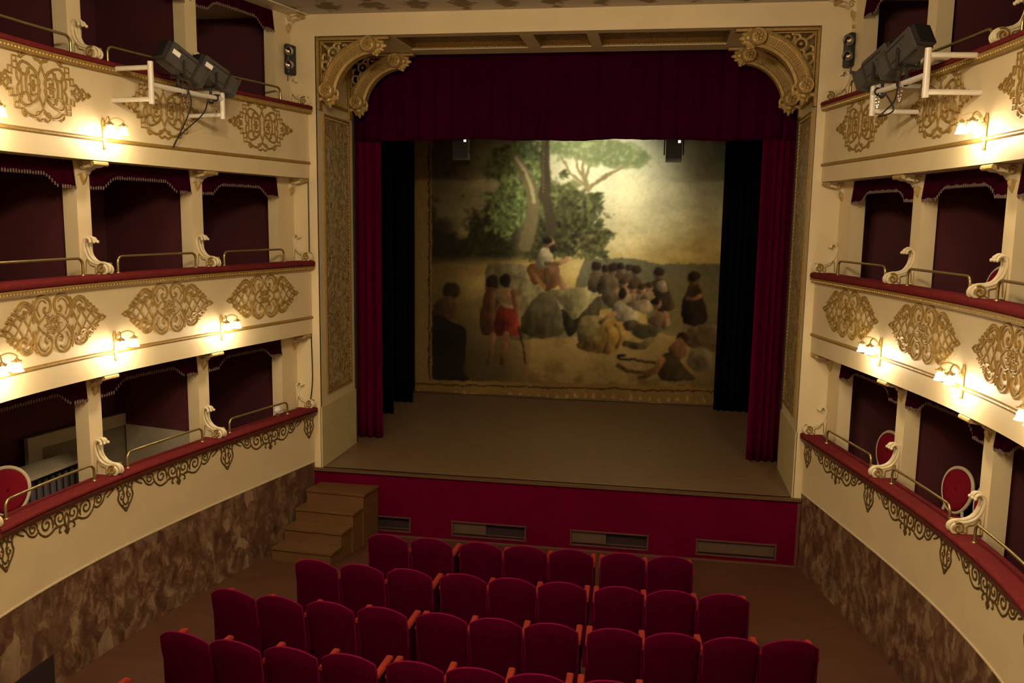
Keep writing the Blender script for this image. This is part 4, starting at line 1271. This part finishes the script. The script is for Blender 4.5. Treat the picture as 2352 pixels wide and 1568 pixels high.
for s in (-1, 1):
    rz = [(3.56, 5.985, 6.42), (2.38, 5.955, 6.33)]
    OUT = -0.50
    root = thing('pipe_frame', 'white pipe frame carrying two black lanterns, ' + SIDEW[s], 'pipe frame', W(s, 2.97, 5.955, OUT), group='white lantern frames')
    o = W(s, 2.97, 5.955, OUT)
    for (t, z0, z1) in rz:
        MB().tube([W(s, t, z, OUT) - o for z in (z0, (z0 + z1) / 2, z1)], .030, 12).build('upright', 'white_pipe', root)
        for z in (z0 + .05, z1 - .06):
            MB().tube([W(s, t, z, OUT + .02) - o, W(s, t, z, OUT / 2) - o, W(s, t, z, -.002) - o], .026, 12).build('wall_arm', 'white_pipe', root)
    zb = 6.185
    MB().tube([W(s, t, zb, OUT) - o for t in (3.54, 3.2, 2.8, 2.40)], .027, 12).build('cross_bar', 'white_pipe', root)
    for t in (3.0, 2.5):
        p = W(s, t, zb, OUT) - o
        MB().tube([p + .034 * (WN(s, t) * math.cos(a) + np.array((0, 0, 1)) * math.sin(a)) for a in np.linspace(0, 2 * math.pi, 14)[:-1]], .012, 6, closed=True).build('clamp_ring', 'iron_black', root)
        # safety chain
        c = MB()
        for k in range(11):
            q = k / 10
            c.sphere(p + WT(s, t) * (.10 * (q - .5)) + np.array((0, 0, -.03 - .13 * math.sin(math.pi * q))), .010, 5, 4)
        cc = c.build('safety_chain', 'chrome', root); cc['kind'] = 'stuff'
    for i, (t, tgt) in enumerate(((3.10, (0.4 * s, 3.0, 2.5)), (2.56, (-0.2 * s, 4.0, 2.6)))):
        p = W(s, t, zb + (.30 if i == 0 else .26), OUT)
        lab = 'black lantern on white pipe frame, %s, %s' % ('farther from stage' if i == 0 else 'nearer stage', SIDEW[s])
        lantern(p, tgt, lab, 0.94)
    cb = catmull([W(s, 3.30, 6.45, OUT), W(s, 3.15, 6.30, OUT - .06), W(s, 2.95, 6.05, OUT - .02), W(s, 2.72, 5.62 if s < 0 else 5.98, -.06 if s < 0 else OUT), W(s, 2.62, 5.75 if s < 0 else 5.92, -.06 if s < 0 else OUT - .03), W(s, 2.55, 6.0, OUT * .7), W(s, 2.62, 6.18, OUT)], 7)
    tag(MB().tube(cb, .008, 6).build('lantern_cable', 'iron_black'), 'black cable looping below the lantern frame, ' + SIDEW[s], 'cable')

# cable clipped down the corner of the proscenium
cbl = catmull([(-3.72, -.05, 6.36), (-3.655, -.03, 6.33), (-3.628, -.015, 6.22), (-3.628, -.012, 5.0), (-3.63, -.012, 3.5), (-3.615, -.012, 2.6), (-3.62, -.015, 2.3), (-3.645, -.03, 2.08), (-3.66, -.05, 1.98)], 8)
tag(MB().tube(cbl, .009, 6).build('wall_cable', 'iron_black'), 'thin black cable running down the corner of the proscenium', 'cable')


# ------------------------------------------------------------------ chairs in the boxes
def oval_chair(loc, rz, label):
    root = thing('oval_back_chair', label, 'chair', loc, rz, group='oval-backed chairs in the boxes')
    # local: chair faces +y
    a = np.linspace(0, 2 * math.pi, 33)[:-1]
    back = lambda u, v: np.array((u, -.20 - (v - .45) * .16, v))
    MB().tube([back(.205 * math.cos(q) * (1 + .12 * math.sin(q)), .73 + .25 * math.sin(q)) for q in a], .021, 8, closed=True).build('back_frame', 'chair_cream', root)
    G = []
    for rr in np.linspace(0.02, .92, 6):
        G.append([back(rr * .205 * math.cos(q) * (1 + .12 * math.sin(q)), .73 + rr * .25 * math.sin(q)) + (0, .012 * (1 - rr * rr), 0) for q in a])
    p = MB().grid(G, closed_v=True); pad = p.build('back_pad', 'chair_red', root); pad.modifiers.new('thickness', 'SOLIDIFY').thickness = .022
    st_ = MB().sweep([[(u * k, v * k + .02, z) for u, v in ((-.23, -.20), (.23, -.20), (.26, .22), (-.26, .22))] for z, k in ((.40, .98), (.44, 1.0), (.475, .97), (.49, .85))])
    fix_normals(st_.build('seat', 'chair_red', root))
    MB().sweep([[(u, v + .02, z) for u, v in ((-.235, -.205), (.235, -.205), (.265, .225), (-.265, .225))] for z in (.345, .405)]).build('seat_rail', 'chair_cream', root)
    for (x, y, dx, dy) in ((-.21, -.17, -.02, -.07), (.21, -.17, .02, -.07), (-.235, .21, 0, .02), (.235, .21, 0, .02)):
        MB().tube([(x, y, .36), (x + dx * .5, y + dy * .5, .18), (x + dx, y + dy, .001)], [.024, .018, .013], 8).build('leg', 'chair_cream', root)
    for x in (-.14, .14):
        MB().tube([(x, -.19, .40), (x, -.205, .47), (x * .9, back(0, .53)[1], .53)], .017, 6).build('back_support', 'chair_cream', root)
    return root


def box_floor_z(k): return TIER[k]['bot'] + .082


for (s, k, t, off, rz, lab) in ((1, 0, 2.46, .52, 2.02, 'red oval-backed chair in the lowest tier, second box, clear of the scrolls'),
                                (1, 0, 0.86, .54, 2.0, 'red oval-backed chair in the lowest tier box next to stage, opposite the steps'),
                                (1, 0, 3.02, .52, 1.9, 'red oval-backed chair half hidden behind a lowest tier scroll, opposite the steps'),
                                (1, 1, 2.64, .62, 1.8, 'red oval-backed chair in the middle tier, second box, opposite the steps'),
                                (-1, 0, 4.66, .58, -2.4, 'red oval-backed chair in the lowest tier, third box, steps side')):
    z0 = box_floor_z(k)
    if k == 1:          # raised step at the back of the upper box
        sec = lambda z: [W(s, a, z, b) for a, b in ((2.15, .30), (3.65, .30), (3.65, 1.74), (2.15, 1.74))]
        stepo = fix_normals(MB().sweep([sec(z0), sec(z0 + .26)]).build('box_step', 'box_floor', None, smooth=False))
        tag(stepo, 'dark raised step under the chair in the middle tier, second box', 'step')
        z0 += .261
    p = W(s, t, z0, off)
    oval_chair(p, rz, lab)

# ------------------------------------------------------------------ radiator corner in the lowest tier
fz = box_floor_z(0)
t0 = 3.62
rad = thing('radiator', 'dark column radiator under a pale shelf in the lowest tier box', 'radiator', W(-1, t0, fz, 1.05))
o = W(-1, t0, fz, 1.05)
for k in range(9):
    t = t0 - .36 + k * .09
    m = MB()
    for of in (.98, 1.05, 1.12):
        m.tube([W(-1, t, z, of) - o for z in (fz + .06, fz + .35, fz + .62)], .022, 8)
    m.tube([W(-1, t, fz + .62, of) - o for of in (.96, 1.05, 1.14)], .026, 8); m.tube([W(-1, t, fz + .07, of) - o for of in (.96, 1.05, 1.14)], .026, 8)
    m.build('radiator_column', 'radiator', rad)
for t in (t0 - .36, t0 + .36):
    MB().tube([W(-1, t, fz, 1.05) - o, W(-1, t, fz + .03, 1.05) - o, W(-1, t, fz + .07, 1.05) - o], .018, 6).build('foot', 'radiator', rad)
MB().tube([W(-1, t0 - .36, fz + .60, 1.05) - o, W(-1, t0 - .44, fz + .60, 1.03) - o, W(-1, t0 - .52, fz + .63, 1.02) - o], .016, 8).build('valve', 'chrome', rad)
shf = MB()
sec = lambda z: [W(-1, a, z, b) for a, b in ((3.12, .95), (4.15, .85), (4.15, 1.30), (3.12, 1.30))]
shf = fix_normals(MB().sweep([sec(fz + .70), sec(fz + .74)]).build('shelf', 'panel_white', None, smooth=False)); tag(shf, 'pale shelf board above the radiator in the lowest tier box', 'shelf')
# framed panel against the back of the boxes
pn = thing('framed_panel', 'pale framed panel standing behind the pillar in the lowest tier box', 'panel', W(-1, 2.55, fz, 1.6))
o = W(-1, 2.55, fz, 1.6)


def slab(t0_, t1_, z0, z1, of0, of1, o):
    A = [[W(-1, t0_, z, a) - o for a, z in ((of0, z0), (of1, z0), (of1, z1), (of0, z1))], [W(-1, t1_, z, a) - o for a, z in ((of0, z0), (of1, z0), (of1, z1), (of0, z1))]]
    return MB().sweep(A)


H = 2.14 - fz
fix_normals(slab(1.75, 3.35, fz + .002, 2.02, 1.60, 1.62, o).build('field', 'panel_grey', pn, smooth=False))
for a, b, z0, z1 in ((1.62, 1.80, fz + .002, 2.14), (3.30, 3.48, fz + .002, 2.14), (1.80, 3.30, 1.98, 2.14), (1.80, 3.30, fz + .002, fz + .16)):
    fix_normals(slab(a, b, z0, z1, 1.57, 1.63, o).build('frame_board', 'panel_white', pn, smooth=False))
low = fix_normals(slab(1.95, 2.09, fz + .002, 1.99, .44, 1.55, np.zeros(3)).build('dado_wall', 'panel_white', None, smooth=False)); tag(low, 'low pale partition beside the first pillar in the lowest tier', 'partition')

# small white lamp tied by the guard rail
wl = W(-1, .70, TIER[0]['ledge'], .13)
wr = thing('ledge_lamp', 'small white glass lamp on the lowest tier ledge near the proscenium', 'lamp', wl)
MB().lathe([(.001, 0), (.04, .0), (.036, .012), (.014, .02), (.014, .035)], (0, 0, 0), (0, 0, 1), 14).build('foot', 'ledge_wood', wr)
MB().lathe([(.016, .03), (.045, .055), (.055, .09), (.045, .125), (.025, .14), (.001, .142)], (0, 0, 0), (0, 0, 1), 16).build('globe', 'sticker', wr)
# dark vent hatch at the foot of the marbled wall
ht = fix_normals(MB().sweep([[W(-1, t, z, of) for of, z in ((-.008, .04), (-.008, .375), (.0, .375), (.0, .04))] for t in np.linspace(4.86, 5.75, 6)]).build('floor_hatch', 'vent_dark', None, smooth=False))
tag(ht, 'black hatch low in the marbled wainscot, steps side', 'hatch')


# ------------------------------------------------------------------ stalls seats
def seat_meshes():
    R_ = {}
    n, m = 21, 15

    def back(w, ztop, arch, z0, y0, th, bulge):
        F, B_ = np.zeros((n, m, 3)), np.zeros((n, m, 3))
        for i in range(n):
            u = -1 + 2 * i / (n - 1)
            for j in range(m):
                v = j / (m - 1)
                zt_ = ztop - arch * abs(u) ** 2.3
                z = z0 + (zt_ - z0) * v
                ww = w * (1 - .10 * (1 - v)) * (1 - .045 * max(0, v - .8) / .2)
                edge = min(1, (1 - abs(u)) * 5) ** .5 * min(1, (1 - v) * 9 + .0) ** .5
                y = y0 + (ztop - z) * .17 + .045 * u * u
                F[i, j] = (ww * u, y + th * .5 * edge + .004, z); B_[i, j] = (ww * u, y - th * .5 * edge * bulge - .004, z)
        b = MB().grid(F); b.grid(B_[::-1])
        loop = [(i, 0) for i in range(n)] + [(n - 1, j) for j in range(1, m)] + [(i, m - 1) for i in range(n - 2, -1, -1)] + [(0, j) for j in range(m - 2, 0, -1)]
        b.grid([[F[i, j] for i, j in loop], [B_[i, j] for i, j in loop]], closed_v=True)
        top = [(0, j) for j in range(4, m)] + [(i, m - 1) for i in range(1, n)] + [(n - 1, j) for j in range(m - 2, 3, -1)]
        return b, [(F[i, j] + B_[i, j]) / 2 for i, j in top]
    b, edge = back(.268, .98, .105, .16, 0.0, .05, 1.0)
    R_['backrest'] = b.mesh('backrest', 'seat_velvet')
    p = MB().tube(edge, .009, 6); R_['piping'] = p.mesh('piping', 'seat_piping')
    b, _ = back(.262, .855, .03, .40, .055, .09, .6)
    R_['back_cushion'] = b.mesh('back_cushion', 'seat_velvet')
    G = []
    for z, k in ((.36, .90), (.375, .98), (.43, 1.0), (.455, .97), (.465, .85)):
        G.append([(x * .235 * k, .39 + y * .235 * k, z) for x, y in ((-1, -1), (1, -1), (1, .8), (.7, 1), (-.7, 1), (-1, .8))])
    R_['seat_cushion'] = MB().sweep(G).mesh('seat_cushion', 'seat_velvet')
    arm = MB()
    pr_ = [(-.031, .0), (-.031, .026), (-.022, .038), (.022, .038), (.031, .026), (.031, .0)]
    arm.sweep([[(x, y, .742 + z * k + .03 * (y - .1)) for x, z in pr_] for y, k in ((.09, .9), (.11, 1.0), (.25, 1.0), (.40, 1.0), (.43, .9), (.44, .6))])
    R_['armrest'] = arm.mesh('armrest', 'arm_velvet')
    sd = MB().sweep([[(x, y0, z) for y0, z in ((.06, .0), (.40, .0), (.40, .08), (.42, .50), (.43, .742), (.11, .738), (.12, .12))] for x in (-.022, .022)])
    R_['side_panel'] = sd.mesh('side_panel', 'seat_velvet', smooth=False)
    return R_


SM = seat_meshes()
ROWW = ['front', 'second', 'third', 'fourth', 'fifth']
ORD = ['first', 'second', 'third', 'fourth', 'fifth', 'sixth', 'seventh', 'eighth', 'ninth', 'tenth', 'eleventh']
LEFT = [-1.11, -1.67, -2.225, -2.765]
RIGHT = [1.225, 1.775, 2.325, 2.87]
MID = [-.49, .06, .61]
ROWS = [(-2.51, 2, 2), (-3.46, 3, 3), (-4.43, 4, 4), (-5.385, 4, 4), (-6.34, 4, 0)]


def place(mesh, name, parent, x=0.0):
    o = bpy.data.objects.new(name, SM[mesh]); C.objects.link(o); o.parent = parent; o.location = (x, 0, 0)
    return o


for r, (y, nl, nr) in enumerate(ROWS):
    xs = LEFT[:nl][::-1] + (MID if nr else []) + RIGHT[:nr]
    blocks = [nl, 3 if nr else 0, nr]
    pos = 0
    for bi, nb in enumerate(blocks):
        for q in range(nb):
            x = xs[pos]
            dy = .0095 * x * x + (.03 if abs(x) > 2.6 else 0)
            rz = math.atan(.03 * x) + (-.02 if bi == 0 else 0)
            lab = 'dark red velvet theatre chair, %s row, %s from the steps side' % (ROWW[r], ORD[pos])
            st_ = thing('theatre_chair', lab, 'chair', (x, y + dy, 0.001), rz, group='red velvet theatre chairs')
            bk = place('backrest', 'backrest', st_); place('piping', 'piping', bk)
            place('back_cushion', 'back_cushion', st_); place('seat_cushion', 'seat_cushion', st_)
            arms = [-.278]
            if q == nb - 1: arms.append(.278)
            for ax in arms:
                if q > 0 or ax > 0 or True:
                    e = .025 if (ax < 0 and q == 0) else (-.0 if ax < 0 else -.025)
                    sp_ = place('side_panel', 'side_panel', st_, ax + e)
                    place('armrest', 'armrest', st_, ax + e)
            pos += 1

# ------------------------------------------------------------------ unseen ring light added over the stalls to fill the house
CH = (0.0, -8.3, 7.0)
chd = thing('fill_chandelier', 'added brass ring light with glass globes, out of view above the stalls', 'fill_chandelier', CH)
MB().tube([(.55 * math.cos(a), .55 * math.sin(a), .1) for a in np.linspace(0, 2 * math.pi, 41)[:-1]], .018, 8, closed=True).build('ring', 'brass', chd)
MB().tube([(0, 0, .05), (0, 0, .4), (0, 0, .75)], .02, 8).build('stem', 'brass', chd)
MB().lathe([(.001, .0), (.05, .01), (.07, .06), (.03, .12), (.02, .2)], (0, 0, 0), (0, 0, 1), 16).build('boss', 'brass', chd)
for k in range(8):
    a = k * math.pi / 4; c, s_ = math.cos(a), math.sin(a)
    ar = MB().tube([(0, 0, .1), (.28 * c, .28 * s_, .05), (.55 * c, .55 * s_, .1)], .011, 6).build('arm', 'brass', chd)
    MB().sphere((.55 * c, .55 * s_, .20), .075, 14, 9).build('glass_globe', 'lit_glass', ar)
    lamp('fill_globe_light', 'POINT', (CH[0] + .72 * c, CH[1] + .72 * s_, CH[2] + .16), FILL_CHANDELIER_W, WARM, 0.08)
